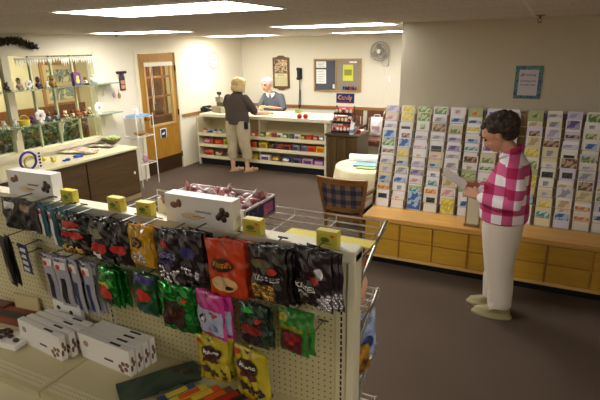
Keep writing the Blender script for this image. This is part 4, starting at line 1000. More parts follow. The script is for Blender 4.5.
for c in ('wrap_red', 'wrap_white', 'wrap_brown', 'wrap_pink'):
    pass
wcol = {'red': ('8A2A22', 'E0D0CC'), 'white': ('E6DEDC', 'B04A44'), 'brown': ('5A3428', 'D8C8C0'), 'pink': ('D4A0A0', '8A2A2A')}
def candy(c, loc, rot, lab):
    if c not in wcol or 'proto_'+c not in ptype:
        t2 = thing('wrapped_candy', lab, 'candy', loc, 0, 'wrapped candies in the display tray')
        link('sweet', MB().ell((0, 0, 0), (.024, .014, .013), 12, 8), mat('wrapper_'+c, wcol[c][0], .3, var=wcol[c][1], scale=30, coat=.4), t2, smooth=True)
        for s_ in (-1, 1):
            w_ = MB()
            for a in range(7):
                th = a*2*PI/7; th2 = th+.9; w_.add([(s_*.02, 0, 0), (s_*.058, .026*math.cos(th), .026*math.sin(th)), (s_*.05, .018*math.cos(th2), .018*math.sin(th2))], [(0, 1, 2)])
            link('twist', w_, mat('wrapper_'+c, '', .3), t2)
        ptype['proto_'+c] = t2
    else: t2 = dup(ptype['proto_'+c], loc, None, lab)
    t2.rotation_euler = rot
k_ = 0
for r_ in range(4):
    for q in range(6):
        for lay_ in range(2):
            c = random.choice(['white', 'white', 'pink', 'pink', 'red', 'brown']); side = ('left', 'middle', 'right')[q//2]; dep = ('front', 'second', 'third', 'rear')[r_]
            candy(c, (-1.46+q*.073+random.uniform(-.01, .01), 1.63+r_*.06, 1.338+.028+lay_*.042+random.uniform(0, .012)), (random.uniform(-.5, .5), random.uniform(-.5, .5), random.uniform(0, 3)), '%s wrapped candy in the %s row of the display tray, %s part, %s layer' % (c, dep, side, ('lower', 'upper')[lay_]))

# ---- hanging bags
def pillow(w, h, d, seed, wr_=.004):
    rnd = random.Random(seed); ph = [rnd.uniform(0, 6.28) for _ in range(8)]
    def P(x, z, off=0):      # front surface; x in -w/2..w/2, z in -h..0
        u = max(-1, min(1, x/(w/2))); v = max(-1, min(1, (z+h/2)/(h/2)))
        vv = 1-abs(v)**5; b_ = (max(0, 1-abs(u)**3.2))**.6*max(0, vv)**.7
        b_ *= (1+.12*v*-1)
        wv = wr_*(math.sin(9*u+ph[0]+4*v)+math.sin(7*v+ph[1]-5*u)+.7*math.sin(15*v+ph[2]+9*u)+.6*math.sin(19*u+ph[3]))*(.35+b_)
        xx = x*(1-.03*(1-abs(v)))+.003*math.sin(6*v+ph[4])
        return (xx, -d/2*b_-wv*.5-off, z)
    return P
def bagmesh(P, w, h, n=22, m_=26):
    V = []; F = []
    for s_ in (0, 1):
        for i in range(n+1):
            for j in range(m_+1):
                x = (i/n-.5)*w; z = -j/m_*h; p = P(x, z); e = i in (0, n) or j in (0, m_)
                V.append(p if s_ == 0 else (p[0], .001 if e else -p[1]*.8+.0015, p[2]))
    K = (n+1)*(m_+1)
    for s_ in (0, 1):
        for i in range(n):
            for j in range(m_):
                a = s_*K+i*(m_+1)+j; F.append((a, a+1, a+m_+2, a+m_+1))
    for i in range(n):
        for j in (0, m_): a = i*(m_+1)+j; F.append((a, a+m_+1, K+a+m_+1, K+a))
    for j in range(m_):
        for i in (0, n): a = i*(m_+1)+j; F.append((a, a+1, K+a+1, K+a))
    return MB().add(V, F)
def disc(P, cx, cz, rx, rz_, off=.003, n=28, rings=4, rot=0):
    V = [P(cx, cz, off)]; F = []
    for k_ in range(1, rings+1):
        for a in range(n):
            t_ = a*2*PI/n; dx, dz = rx*k_/rings*math.cos(t_), rz_*k_/rings*math.sin(t_)
            V.append(P(cx+dx*math.cos(rot)-dz*math.sin(rot), cz+dx*math.sin(rot)+dz*math.cos(rot), off))
    for a in range(n): F.append((0, 1+a, 1+(a+1) % n))
    for k_ in range(rings-1):
        for a in range(n): F.append((1+k_*n+a, 1+(k_+1)*n+a, 1+(k_+1)*n+(a+1) % n, 1+k_*n+(a+1) % n))
    return MB().add(V, F)
def rect(P, x0, x1, z0, z1, off=.002, n=12):
    V = [P(x0+(x1-x0)*i/n, z0+(z1-z0)*j/n, off) for i in range(n+1) for j in range(n+1)]
    F = [(i*(n+1)+j, i*(n+1)+j+1, (i+1)*(n+1)+j+1, (i+1)*(n+1)+j) for i in range(n) for j in range(n)]
    return MB().add(V, F)
hooks = MB()
wirem = mat('hook_wire', '6A665E', .35, .8)
def hook(x, z, L=.16):
    link('peg_hook', MB().tube([(x, GY, z), (x, GY-L, z), (x, GY-L-.008, z+.018)], .003, 6).tube([(x-.02, GY-.004, z), (x+.02, GY-.004, z)], .004, 6), wirem, ga)
def bag(name, pxbox, mcol, prints, lab, n=3, yfront=1.37, cat='bag', depth=.035, step=.026, seed=1, wr_=.0048, cnt_label=None, tilt=.06):
    """pxbox: x0,x1,ytop,ybot of the front bag"""
    x0, x1, y0_, y1_ = pxbox
    cx = (x0+x1)/2; a = at(cx, y0_, 1, yfront); b_ = at(cx, y1_, 1, yfront)
    wl = at(x0, (y0_+y1_)/2, 1, yfront); wr2 = at(x1, (y0_+y1_)/2, 1, yfront)
    w = wr2.x-wl.x; h = a.z-b_.z; a.z -= .010; h *= .97; X = (wl.x+wr2.x)/2
    P = pillow(w, h, depth, seed, wr_)
    t2 = thing(name, lab, cat, (X, yfront, a.z)); t2.rotation_euler = (tilt, 0, random.uniform(-.28, .1))
    hd = MB(); body = link('pouch', bagmesh(P, w, h), mcol, t2, smooth=True)
    for pr in prints:
        kind, m_, args = pr[0], pr[1], pr[2:]
        if kind == 'disc': link(pr[-1] if isinstance(pr[-1], str) else 'emblem', disc(P, args[0]*w, -args[1]*h, args[2]*w, args[3]*h, .003 if len(args) < 5 or isinstance(args[4], str) else args[4]), m_, t2, smooth=True)
        elif kind == 'rect': link(pr[-1] if isinstance(pr[-1], str) else 'panel', rect(P, args[0]*w, args[1]*w, -args[2]*h, -args[3]*h), m_, t2, smooth=True)
        elif kind == 'text': link('lettering', letters(args[0], args[3]*w, args[4]*h, lambda u, v: P(args[1]*w+u, -args[2]*h+v, .005)), m_, t2)
        elif kind == 'pile':
            c_ = MB(); rn = random.Random(seed)
            for _ in range(args[4]):
                u, v = rn.uniform(args[0], args[1])*w, -rn.uniform(args[2], args[3])*h; p = P(u, v, .0); c_.ell(p, (.009, .005, .009), 8, 6)
            link('candy_picture', c_, m_, t2, smooth=True)
    hook(X, a.z-.012, GY-yfront+.015)
    r0 = t2.rotation_euler.copy()
    for k_ in range(1, n):
        base = cnt_label or ' '.join(lab.split(',')[0].split(' ')[:10])
        lab2 = 'pack behind: '+base if k_ == 1 else '%s pack back behind: %s' % (words[k_], base)
        o_ = dup(t2, (X+random.uniform(-.004, .004)+(.010 if w > .09 else .003)*k_, yfront+step*k_, a.z-.007*k_), None, lab2, 'packs hanging behind the front packs'); o_.rotation_euler = (tilt, 0, r0.z+random.uniform(-.2, .2))
    return t2
W = mat('print_white', 'E8E4DE', .4); BK = mat('print_black', '141014', .35)
def foil(name, c, rough=.25, metal=.0, coat=.9, var=None): return mat(name, c, rough, metal, coat=coat, bump=.25, bscale=35, var=var, scale=14)
blackb = foil('bag_black', '1B1315'); darkp = foil('bag_plum', '21121C'); redo = foil('bag_orange_red', 'C63A12'); yelo = foil('bag_yellow', 'D09A12'); yel2 = foil('bag_lemon', 'B5A41E')
grn = foil('foil_green', '0F8A28', .22, .75); pinkb = foil('bag_magenta', 'C8348E'); dgrn = foil('bag_dark_green', '16301E'); frg = foil('bag_green', '2E7A2A')
gold = mat('gold_foil', 'C9A050', .25, .8); silver = mat('silver_foil', 'D0CCD4', .25, .8); redp = mat('print_red', 'C02A20', .4); purp = mat('print_purple', '3F3478', .4); orp = mat('print_orange', 'E2622A', .4); brn = mat('print_brown', '3A1E18', .4)
# upper row
bag('candy_bag', (4, 20, 196, 228), mat('pack_greybrown', '4A403A', .4), [('disc', mat('pack_dark', '1E1A1C', .3), 0, .7, .4, .25), ('rect', W, -.3, .3, .3, .1)], 'dark round candy pack at the far left edge', 2, seed=3)
bag('candy_bag', (20, 38, 200, 230), mat('pack_greybrown', '', .4), [('disc', mat('pack_dark', '', .3), 0, .68, .42, .28), ('rect', mat('print_tan', 'A08468', .5), -.3, .3, .3, .1)], 'dark round candy pack left of the teal blister packs', 2, seed=4)
tealm = mat('pack_teal', '2A6A78', .3, coat=.4)
for i, (x0, x1, y0, y1) in enumerate(((28, 37, 200, 233), (38, 47, 203, 236), (49, 57, 206, 246), (59, 68, 208, 250))):
    bag('blister_pack', (x0, x1, y0, y1), tealm, [('rect', W, -.42, .1, .95, .1), ('rect', mat('pack_bluegreen', '1F4A66', .4), .12, .4, .95, .15), ('disc', redp, -.1, .22, .25, .06)], 'slim teal blister pack, %s from left on the upper hooks' % words[i], 2, cat='pack', depth=.012, seed=10+i, wr_=.0008, cnt_label='slim teal blister pack behind the %s one' % words[i])
bag('candy_bag', (60, 88, 212, 254), blackb, [('disc', redp, 0, .22, .3, .07), ('disc', redp, 0, .48, .36, .08), ('pile', gold, -.4, .2, .78, .93, 30), ('rect', mat('print_cream', 'C9B494', .5), -.3, .3, .36, .32)], 'black candy bag with red lettering and gold pieces, left black bag', 3, seed=21)
bag('candy_bag', (87, 112, 217, 262), blackb, [('disc', mat('print_grey', '', .5), 0, .3, .36, .1), ('disc', redp, .05, .62, .36, .12), ('rect', W, -.38, .2, .86, .78), ('pile', redp, -.3, .3, .55, .7, 14)], 'black candy bag with red and white swirl', 4, seed=22)
bag('candy_bag', (108, 130, 219, 264), blackb, [('disc', redp, .05, .62, .36, .1)], 'plain dark candy bag left of the orange yellow bag', 3, seed=28)
bag('candy_bag', (128, 151, 223, 266), yelo, [('disc', mat('emblem_navy', '2A2438', .4), 0, .38, .24, .14), ('disc', mat('emblem_gold', 'C08A18', .4), 0, .38, .16, .09, .0042), ('disc', mat('emblem_navy', '', .4), 0, .38, .10, .05, .0052), ('pile', silver, -.25, .25, .66, .84, 14)], 'orange yellow candy bag with black round emblem', 3, seed=23)
bag('candy_bag', (154, 182, 228, 284), darkp, [('text', mat('print_bluesilver', '8A86C0', .35), 'KISSES', 0, .42, .75, .1), ('disc', redp, .0, .22, .14, .06), ('pile', silver, -.35, .4, .66, .92, 34), ('disc', purp, 0, .56, .3, .03)], 'dark purple candy bag with silver kisses below the middle box', 3, seed=24)
bag('candy_bag', (176, 203, 228, 282), darkp, [('disc', purp, 0, .4, .3, .1), ('pile', silver, -.3, .3, .7, .9, 12)], 'very dark candy bag right of the purple silver bag', 3, seed=34)
bag('candy_bag', (208, 244, 238, 298), redo, [('disc', brn, -.05, .40, .30, .12), ('text', mat('print_amber', 'E8A020', .4), "REESE'S", -.05, .39, .5, .08), ('disc', redp, .1, .36, .08, .04, .005), ('disc', mat('print_goldpiece', 'D8B070', .4), -.04, .73, .34, .13), ('disc', mat('print_cream', 'C9B494', .5), -.08, .70, .14, .05, .005), ('disc', brn, .1, .77, .1, .04, .005)], 'bright orange red candy bag with brown and yellow emblem', 4, seed=25)
bag('candy_bag', (248, 287, 244, 303), blackb, [('text', silver, 'KISSES', 0, .52, .74, .09), ('disc', redp, .15, .38, .14, .06), ('disc', mat('print_olive', '6A5A3C', .5), -.1, .28, .26, .08), ('disc', mat('print_darkgold', '5A4420', .4), -.08, .78, .36, .14), ('pile', gold, -.36, .22, .68, .90, 46)], 'black candy bag with a pile of gold kisses', 4, seed=26)
bag('candy_bag', (291, 334, 246, 308), darkp, [('text', W, 'KISSES', -.12, .64, .6, .085), ('text', W, 'SPECIAL', -.18, .74, .34, .045), ('disc', silver, .22, .36, .12, .09), ('disc', redp, .12, .48, .12, .05), ('pile', silver, .15, .46, .7, .98, 28)], 'dark plum candy bag lettered in white, rightmost on the pegboard', 3, seed=27)
# lower row
tg = bag('swatch_tag', (18, 30, 243, 272), mat('tag_navy', '26345C', .4), [('rect', W, -.3, .3, .42-.17, .42-.3), ('rect', W, -.3, .3, .47, .34), ('rect', W, -.3, .3, .69, .56), ('rect', W, -.3, .3, .91, .78)], 'navy tag with four white squares on the left pegboard', 1, cat='tag', depth=.004, seed=41, wr_=.0003, yfront=1.40)
bag('blister_pack', (2, 10, 235, 285), mat('pack_dark', '', .3), [('rect', mat('print_grey', '', .5), -.3, .3, .9, .6)], 'tall dark pack hanging at the left picture edge', 2, cat='pack', depth=.02, seed=42, wr_=.001)
gbm = mat('card_grey', 'A8A4B0', .4, coat=.3)
for i, (x0, x1, y0, y1, c) in enumerate(((44, 56, 253, 300, 'grey'), (57, 69, 257, 306, 'grey'), (70, 82, 259, 312, 'navy'), (83, 94, 262, 314, 'navy'))):
    bag('tool_blister', (x0, x1, y0, y1), gbm, [('rect', BK if c == 'grey' else mat('print_navy', '1C2A5A', .4), -.2, .2, .93, .4), ('disc', redp, -.15, .18, .18, .05), ('rect', W, -.4, .4, .22, .08)], 'grey blister card with %s tool, %s from left on lower hooks' % ('black' if c == 'grey' else 'blue', words[i]), 3, cat='pack', depth=.014, seed=50+i, wr_=.0008, cnt_label='grey blister card behind the %s one' % words[i])
bag('candy_bag', (96, 119, 266, 304), grn, [('rect', mat('print_yellow', 'C9B83A', .4), -.4, .3, .45, .36), ('disc', redp, 0, .62, .36, .17), ('disc', BK, .2, .8, .2, .08)], 'shiny green foil bag with red centre, leftmost green bag', 3, seed=61)
bag('candy_bag', (134, 156, 272, 314), foil('foil_green_dark', '135C2A', .28, .5), [('rect', purp, -.42, .42, .2, .03), ('disc', redp, 0, .48, .3, .15), ('disc', mat('print_tealdark', '254A4A', .4), 0, .8, .35, .1)], 'narrow dark green foil bag with purple top', 2, seed=62)
bag('candy_bag', (160, 193, 282, 331), grn, [('rect', mat('window_brown', '35180E', .35), -.34, .3, .86, .34), ('rect', mat('print_maroon', '6A2A20', .4), -.25, .28, .62, .52), ('disc', redp, .3, .26, .1, .04)], 'largest shiny green foil bag with brown window', 2, seed=63, wr_=.007)
bag('candy_bag', (195, 226, 290, 337), pinkb, [('rect', mat('print_paleblue', 'AAB4CC', .4), -.46, .46, .86, .34), ('disc', redp, .14, .42, .2, .04), ('disc', BK, -.2, .58, .13, .1), ('disc', W, -.2, .6, .07, .06, .0042), ('disc', mat('print_lav', '7A78A8', .4), .2, .72, .14, .08)], 'pink and pale blue candy bag with cow print', 2, seed=64)
bag('candy_bag', (238, 268, 302, 346), dgrn, [('rect', mat('print_green', '2FAE4A', .3), -.36, .1, .16, .06), ('disc', mat('berry_red', '8A1E1A', .35), 0, .55, .36, .12), ('disc', mat('plum_dark', '2A1626', .35), 0, .78, .36, .13), ('disc', redp, .28, .3, .09, .05)], 'dark green candy bag with dark red fruit picture', 2, seed=65)
bag('candy_bag', (278, 308, 308, 354), frg, [('rect', mat('print_mustard', '8A8A22', .4), -.42, .42, .4, .3), ('disc', mat('leaf_yellow', 'A8A02A', .4), -.25, .15, .18, .09), ('rect', mat('window_maroon', '5A1820', .35), -.38, .36, .88, .42), ('disc', mat('berry_red', '', .35), 0, .55, .32, .1), ('disc', redp, .04, .68, .1, .05, .0042)], 'bright green edged candy bag, rightmost of the lower row', 2, seed=66)
for (x0, x1, y0, y1, lab, sd_) in ((199, 227, 335, 381, 'lemon yellow candy bag with dark oval emblem, left one of two', 71), (233, 268, 347, 402, 'lemon yellow candy bag with dark oval emblem, right one of two', 72)):
    bag('candy_bag', (x0, x1, y0, y1), yel2, [('disc', brn, 0, .30, .34, .15), ('text', W, 'Milano', 0, .28, .5, .08), ('rect', mat('print_maroon2', '5A1E22', .4), -.26, .26, .52, .44), ('disc', brn, -.2, .68, .25, .06), ('pile', choc, -.05, .42, .66, .84, 14), ('disc', redp, -.36, .1, .09, .05)], lab, 2, seed=sd_)
# bare hooks
for px, py in ((324, 320), (12, 242), (40, 248)): p = at(px, py, 1, GY); hook(p.x, p.z, .10)
p = at(304, 240, 1, GY)
# small price tag hook seen above the orange bag
p = at(222, 240, 1, 1.45); pt_ = thing('price_tag', 'small pale price tag on a hook left of the orange bag', 'tag', (p.x-.13, GY-.05, p.z-.0)); link('tag', MB().box(-.02, .02, -.002, 0, -.012, .012), W, pt_)

# ---- shelf products
sz = SZ+.0007
def shelfbox(x, y, rz, lab, grp, L=.33, h=.128, T=.031):
    t2 = thing('chocolate_box', lab, 'box', (x, y, sz), rz, grp)
    link('carton', MB().bev(-L/2, L/2, -T/2, T/2, 0, h, .0015), wbm, t2)
    c_ = MB()
    for dx, dz in ((.30, .25), (.36, .4), (.41, .22), (.44, .42), (.33, .12)): c_.ell((L*dx, -T/2, h*dz), (.013, .002, .012), 10, 6)
    link('chocolate_picture', c_, mat('pecan', '', .4), t2, smooth=True)
    e_ = MB()
    for dy_, dz in ((-.2, .3), (.2, .45), (0, .62)): e_.ell((L/2, T*dy_, h*dz), (.002, .007, .016), 10, 6)
    link('end_picture', e_, mat('pecan', '', .4), t2, smooth=True)
    link('lettering', MB().box(L*.0, L*.17, -T/2-.0006, -T/2, h*.3, h*.38).box(L*.1, L*.3, -.006, .006, h, h+.0006), BK, t2)
    link('side_motif', MB().ell((-L*.36, -T/2, h*.65), (.018, .001, .016), 10, 6), mat('pecan_pale', 'B08A80', .4), t2, smooth=True)
    return t2
ba = shelfbox(-1.655, 1.335, -.05, 'white chocolate box at the front of the right shelf group', 'white chocolate boxes on the shelf')
for k_ in range(1, 4): dup(ba, (-1.655+.006*k_, 1.335+.035*k_, sz), -.05+.01*k_, 'white chocolate box, %s back in the right shelf group' % words[k_])
for k_ in range(4): dup(ba, (-2.03+.016*k_, 1.29+.040*k_, sz), -.09+.02*k_, 'white chocolate box, %s from front in the left shelf group' % words[k_])
# left end of shelf
def sp(px, py): p = at(px, py, 2, sz); return (p.x, p.y, sz)
t2 = thing('pretzel_tray', 'white tray of dark chocolate pieces at the left shelf front', 'tray', (-2.24, 1.26, sz), .1)
link('carton', MB().bev(-.11, .09, -.05, .05, 0, .035, .0042), wbm, t2); c_ = MB(); random.seed(8)
for i in range(12): c_.ell((random.uniform(-.09, .07), random.uniform(-.035, .035), .04), (.017, .014, .01), 10, 6)
link('chocolates', c_, choc, t2, smooth=True)
t2 = thing('open_box', 'open brown and red box with cream lid on the left shelf', 'box', (-2.42, 1.42, sz), .1)
link('carton', MB().bev(-.13, .12, -.06, .05, 0, .04, .0042), mat('carton_rust', '7A3A22', .5), t2); link('tray_insert', MB().box(-.09, .09, -.045, .0, .04, .043), mat('insert_dark', '3A3030', .5), t2); link('lid', MB().box(-.05, .12, .045, .055, .0, .12), mat('lid_cream', 'C4B484', .5), t2)
for k_, (x, y) in enumerate(((-2.62, 1.36), (-2.60, 1.44), (-2.66, 1.30))):
    solo('red_packet', MB().bev(-.08, .08, -.035, .035, 0, .05, .008), mat('packet_maroon', '5E1E20', .35, coat=.3), 'dark red packet at the shelf left end, %s' % ('middle one', 'rear one', 'front one')[k_], 'packet', (x, y, sz), .15)
t2 = thing('floral_tin', 'white packet with dark flower print behind the left white boxes', 'packet', (-2.06, 1.475, sz)); link('packet_body', MB().bev(-.10, .1, -.012, .012, 0, .16, .005), W, t2); c_ = MB()
for dx, dz in ((-.06, .12), (-.03, .08), (.03, .11), (.06, .06), (0, .04)): c_.ell((dx, -.012, dz), (.014, .002, .012), 10, 6)
link('flower_print', c_, BK, t2, smooth=True)
t2 = thing('magazine_box', 'flat dark green and white box lying on the shelf', 'box', (-1.335, 1.345, sz), .95)
link('carton', MB().bev(-.19, .15, -.065, .065, 0, .022, .0042), blotch('greenish_print', ['2C4230', '3A4A3A', '24382A', '8E9486'], 3), t2); link('fruit_picture', MB().ell((.1, .0, .0225), (.03, .022, .002), 12, 6).ell((.06, .03, .0225), (.018, .014, .002), 12, 6), choc, t2, smooth=True)
barc = [('navy', 'yellow'), ('yellow', 'orange'), ('orange', 'yellow'), ('brown', 'orange'), ('black', 'red'), ('red', 'black'), ('brown', 'red')]
for k_, (c1, c2) in enumerate(barc):
    nm = {'navy': 'blue'}.get(c1, c1)
    for l_ in range(2):
        t2 = thing('chocolate_bar', '%s wrapped chocolate bar, %s bar from left, %s, beside the flat box' % (nm, words[k_], ('lower one', 'upper one')[l_]), 'chocolate bar', (-1.215+.052*k_, 1.27+.016*k_+.015*l_, sz+.0175*l_), 1.1)
        link('wrapper', MB().bev(-.08, .08, -.022, .022, 0, .017, .005), mat('bar_'+c1, pal[c1], .3, coat=.4), t2); link('label_panel', MB().box(-.045, .045, -.015, .015, .017, .0176), mat('bar2_'+c2, pal[c2], .4), t2)
# products in the wire baskets, seen past the fixture's end
t2 = thing('snack_bag', 'orange and white snack bag in the far side basket', 'bag', (-.575, 1.63, 1.068), 1.25); link('pouch', packmesh('bag', .13, .05, .22, 5), mat('snack_orange', 'D8602A', .4, var='E8C8B0', scale=22), t2, smooth=True)
link('panel', MB().ell((0, -.022, .1), (.05, .006, .05)), mat('snack_cream', 'E8B89A', .5), t2, smooth=True)
t2 = thing('snack_bag', 'blue and white snack bag in the lower far side basket', 'bag', (-.55, 1.69, .808), 1.1); link('pouch', packmesh('bag', .12, .05, .22, 6), mat('snack_white', 'D8DCE4', .4, var='2A5AA8', scale=18), t2, smooth=True); link('panel', MB().ell((0, -.022, .09), (.03, .006, .03)), cm('navy'), t2, smooth=True)
t2 = thing('snack_bag', 'dark brown and yellow snack bag at the back of the lower basket', 'bag', (-.53, 1.60, .808), 1.2); link('pouch', packmesh('bag', .08, .05, .12, 7), mat('snack_brown', '4A2A20', .4, var='C08A20', scale=22), t2, smooth=True)

# ------------------------------------------------------------------ people
skin = mat('skin', 'C08A6C', .5); skin2 = mat('skin_pale', 'CFA084', .5)
def hand(mb, wrist, d, up, side, s=1.0, curl=.5):
    """palm and five fingers; d pointing direction, up back-of-hand normal, side towards thumb"""
    w_ = Vector(wrist); d = Vector(d).normalized(); up = Vector(up); up = (up-d*up.dot(d)).normalized(); sd_ = Vector(side); sd_ = (sd_-d*sd_.dot(d)-up*sd_.dot(up)).normalized()
    for k_ in range(4):
        o_ = (k_-1.5)*-.019*s; a = w_+sd_*(o_*.6); b_ = w_+d*.085*s+sd_*o_
        mb.limb([a, b_], [.017*s, .014*s], 8)
        L = (.07, .078, .072, .056)[k_]*s; c1 = b_+(d*math.cos(curl*.6)-up*math.sin(curl*.6))*L*.45; c2 = c1+(d*math.cos(curl*1.5)-up*math.sin(curl*1.5))*L*.32; c3 = c2+(d*math.cos(curl*2.2)-up*math.sin(curl*2.2))*L*.25
        mb.limb([b_, c1, c2, c3], [.0105*s, .0095*s, .0088*s, .0075*s], 8)
    t0 = w_+d*.02*s+sd_*.022*s; t1 = t0+(d*.6+sd_*.8)*.04*s-up*.006; t2_ = t1+(d*.9+sd_*.2-up*.3)*.032*s
    mb.limb([t0, t1, t2_], [.014*s, .011*s, .009*s], 8)
def headmesh(mb, c, f, up, s=1.0):
    """skull, jaw, nose, ears; f facing, up crown direction"""
    f = Vector(f).normalized(); up = Vector(up); up = (up-f*up.dot(f)).normalized(); l = up.cross(f)
    R = Matrix((f, l, up)).transposed(); c = Vector(c)
    q = lambda x, y, z: c+R @ Vector((x, y, z))*s
    M_ = R.to_4x4()
    def E(p, r): mb.ell(q(*p), tuple(k_*s for k_ in r), 18, 12, R)
    E((0, 0, .03), (.095, .076, .085)); E((.02, 0, -.03), (.072, .060, .075)); E((.045, 0, -.075), (.038, .036, .03)); E((.07, 0, -.035), (.025, .035, .03))
    mb.limb([q(.088, 0, .01), q(.104, 0, -.028)], [.009*s, .013*s], 8); mb.ell(q(.094, .011, -.03), .009*s, 8, 6); mb.ell(q(.094, -.011, -.03), .009*s, 8, 6)
    E((.082, 0, -.058), (.014, .022, .010)); E((.076, 0, .035), (.02, .05, .014))
    for y in (1, -1): E((.0, .077*y, -.008), (.016, .009, .03)); E((.06, .035*y, -.03), (.025, .02, .022))
    return q, R, l
def face(par, q, s, lipm=None, glasses=False):
    for y in (1, -1):
        link('eye', MB().ell(q(.086, .031*y, .008), (.008*s,)*3, 10, 8), mat('eye_dark', '2A211C', .3), par, smooth=True)
        link('eyebrow', MB().tube([q(.092, .018*y, .026), q(.092, .034*y, .031), q(.084, .048*y, .026)], .0035*s, 6), mat('brow', '6A5A4C', .8), par, smooth=True)
    link('lips', MB().tube([q(.090, -.022, -.060), q(.097, 0, -.058), q(.090, .022, -.060)], [.003*s, .005*s, .003*s], 8), mat('lips', '9A4E44', .5), par, smooth=True)

# --- woman reading a card
wo = thing('person', 'grey haired person in red and white checked shirt reading a card', 'person', (-.18, 3.83, 0))
O = Vector((-.18, 3.83, 0))
def L_(x, y, z): return Vector((x, y, z))-O
bd = MB()
q, R, l = headmesh(bd, L_(-.275, 3.83, 1.425), (-.84, -.10, -.52), (-.5, 0, .86), 1.08)
bd.limb([L_(-.155, 3.83, 1.23), L_(-.18, 3.83, 1.32), L_(-.235, 3.83, 1.38)], [.06, .056, .055])
bd.limb([L_(-.15, 3.83, .80), L_(-.17, 3.83, 1.0), L_(-.155, 3.83, 1.15)], [.12, .10, .085], 16)
for sgn_, yy, el, wr_ in ((-1, 3.67, (-.11, 3.615, .965), (-.36, 3.715, .975)), (1, 3.99, (-.15, 4.02, .97), (-.375, 3.93, 1.0))):
    bd.limb([L_(-.14, yy, 1.20), L_(*el), L_(*wr_)], [.05, .038, .024])
    hd_ = MB()
    if sgn_ == -1: hand(bd, L_(-.365, 3.715, .978), (-.85, .35, .22), (-.1, -.7, .5), (-.2, 0, 1), .95, .55)
    else: hand(bd, L_(-.385, 3.925, 1.0), (-.85, -.35, .2), (-.1, .7, .5), (-.2, 0, 1), .95, .6)
for yy, xx in ((3.755, -.145), (3.905, -.195)):
    bd.limb([L_(-.16, yy, .78), L_(-.15, yy, .45), L_(xx, yy, .09)], [.09, .058, .04])
    bd.limb([L_(xx+.03, yy, .05), L_(xx-.14, yy, .035)], [.035, .03])
body = blob('body', bd, skin, wo, .007, 4)
face(wo, q, 1.08)
# hair: tight grey brown curls
hb = MB(); rn = random.Random(4)
hc = q(-.03, 0, .05)
hb.ell(hc, (.108, .1, .085), 20, 14, R)
hb.ell(q(-.065, 0, -.01), (.075, .092, .075), 18, 12, R)
for i in range(260):
    v = Vector((rn.gauss(0, 1), rn.gauss(0, 1), rn.gauss(0, 1))).normalized()
    if v.x > .55 and v.z < .5: continue
    if v.z < -.55 and v.x > -.3: continue
    if v.x > .05 and v.z < .12: continue
    if v.x > -.1 and v.z < -.3: continue
    hb.ell(q(-.034+v.x*.120, v.y*.102, .042+v.z*.090), rn.uniform(.014, .021), 8, 6)
blob('hair', hb, mat('hair_greybrown', '4A3A30', .75, var='2C211C', scale=45, bump=.5, bscale=120), wo, .006, 1)
# shirt
gm_ = plaidmat('check_shirt', 'E6DCE0', 'C0507E', 'A0184A', None, .145, ('X', 'Z'))
sh_ = MB()
sh_.loft([tuple(L_(-.178, 3.83, .785))+(.170, .18), tuple(L_(-.178, 3.83, .85))+(.176, .19), tuple(L_(-.185, 3.83, .95))+(.172, .19), tuple(L_(-.175, 3.83, 1.05))+(.158, .185), tuple(L_(-.155, 3.83, 1.15))+(.138, .185), tuple(L_(-.145, 3.83, 1.22))+(.108, .165), tuple(L_(-.15, 3.83, 1.27))+(.078, .10), tuple(L_(-.16, 3.83, 1.305))+(.066, .07)], 28)
sh_.limb([L_(-.14, 3.67, 1.19), L_(-.105, 3.625, 1.08), L_(-.11, 3.61, .965), L_(-.21, 3.64, .955), L_(-.325, 3.70, .97)], [.072, .066, .06, .056, .046])
sh_.limb([L_(-.145, 3.99, 1.19), L_(-.14, 4.03, 1.08), L_(-.15, 4.03, .97), L_(-.24, 3.99, .97), L_(-.35, 3.94, .99)], [.078, .07, .065, .058, .048])
rn = random.Random(9)
for k_ in range(14):
    z = rn.uniform(.93, 1.1); y = rn.uniform(-.15, .15); 
    sh_.limb([L_(-.32, 3.83+y, z), L_(-.3, 3.83+y*1.1, z-.12)], [.012, .012], 8)
    sh_.limb([L_(-.08, 3.665, z), L_(-.24, 3.655, z-.09)], [.012, .012], 8)
shirt = blob('shirt', sh_, gm_, wo, .009, 5)
cb = MB().tube([L_(-.245, 3.80, 1.265), L_(-.215, 3.765, 1.29), L_(-.165, 3.755, 1.32), L_(-.125, 3.785, 1.335), L_(-.11, 3.83, 1.34), L_(-.125, 3.875, 1.335), L_(-.165, 3.905, 1.32), L_(-.215, 3.895, 1.29), L_(-.245, 3.86, 1.265)], [.012, .02, .022, .024, .025, .024, .022, .02, .012], 8)
link('collar', cb, gm_, wo, smooth=True)
tr_ = MB()
for yy, xx in ((3.755, -.135), (3.905, -.185)):
    tr_.loft([tuple(L_(xx, yy, .095))+(.088, .08), tuple(L_(xx, yy, .14))+(.09, .082), tuple(L_(xx-.005, yy, .26))+(.094, .084), tuple(L_(-.165, yy, .40))+(.105, .088), tuple(L_(-.175, yy, .58))+(.125, .095), tuple(L_(-.175, yy+(.01 if yy < 3.83 else -.01), .72))+(.145, .105), tuple(L_(-.17, yy+(.02 if yy < 3.83 else -.02), .84))+(.145, .11)], 22)
for k_ in range(16):
    z = rn.uniform(.13, .65); a_ = rn.uniform(.0, .12)
    tr_.limb([L_(-.10-a_*.2, 3.70, z), L_(-.17, 3.682, z-.04), L_(-.21, 3.70, z-.07)], [.006, .010, .006], 8)
blob('trousers', tr_, mat('trousers_cream', 'C9BDAE', .85, bump=.2, bscale=30), wo, .009, 5)
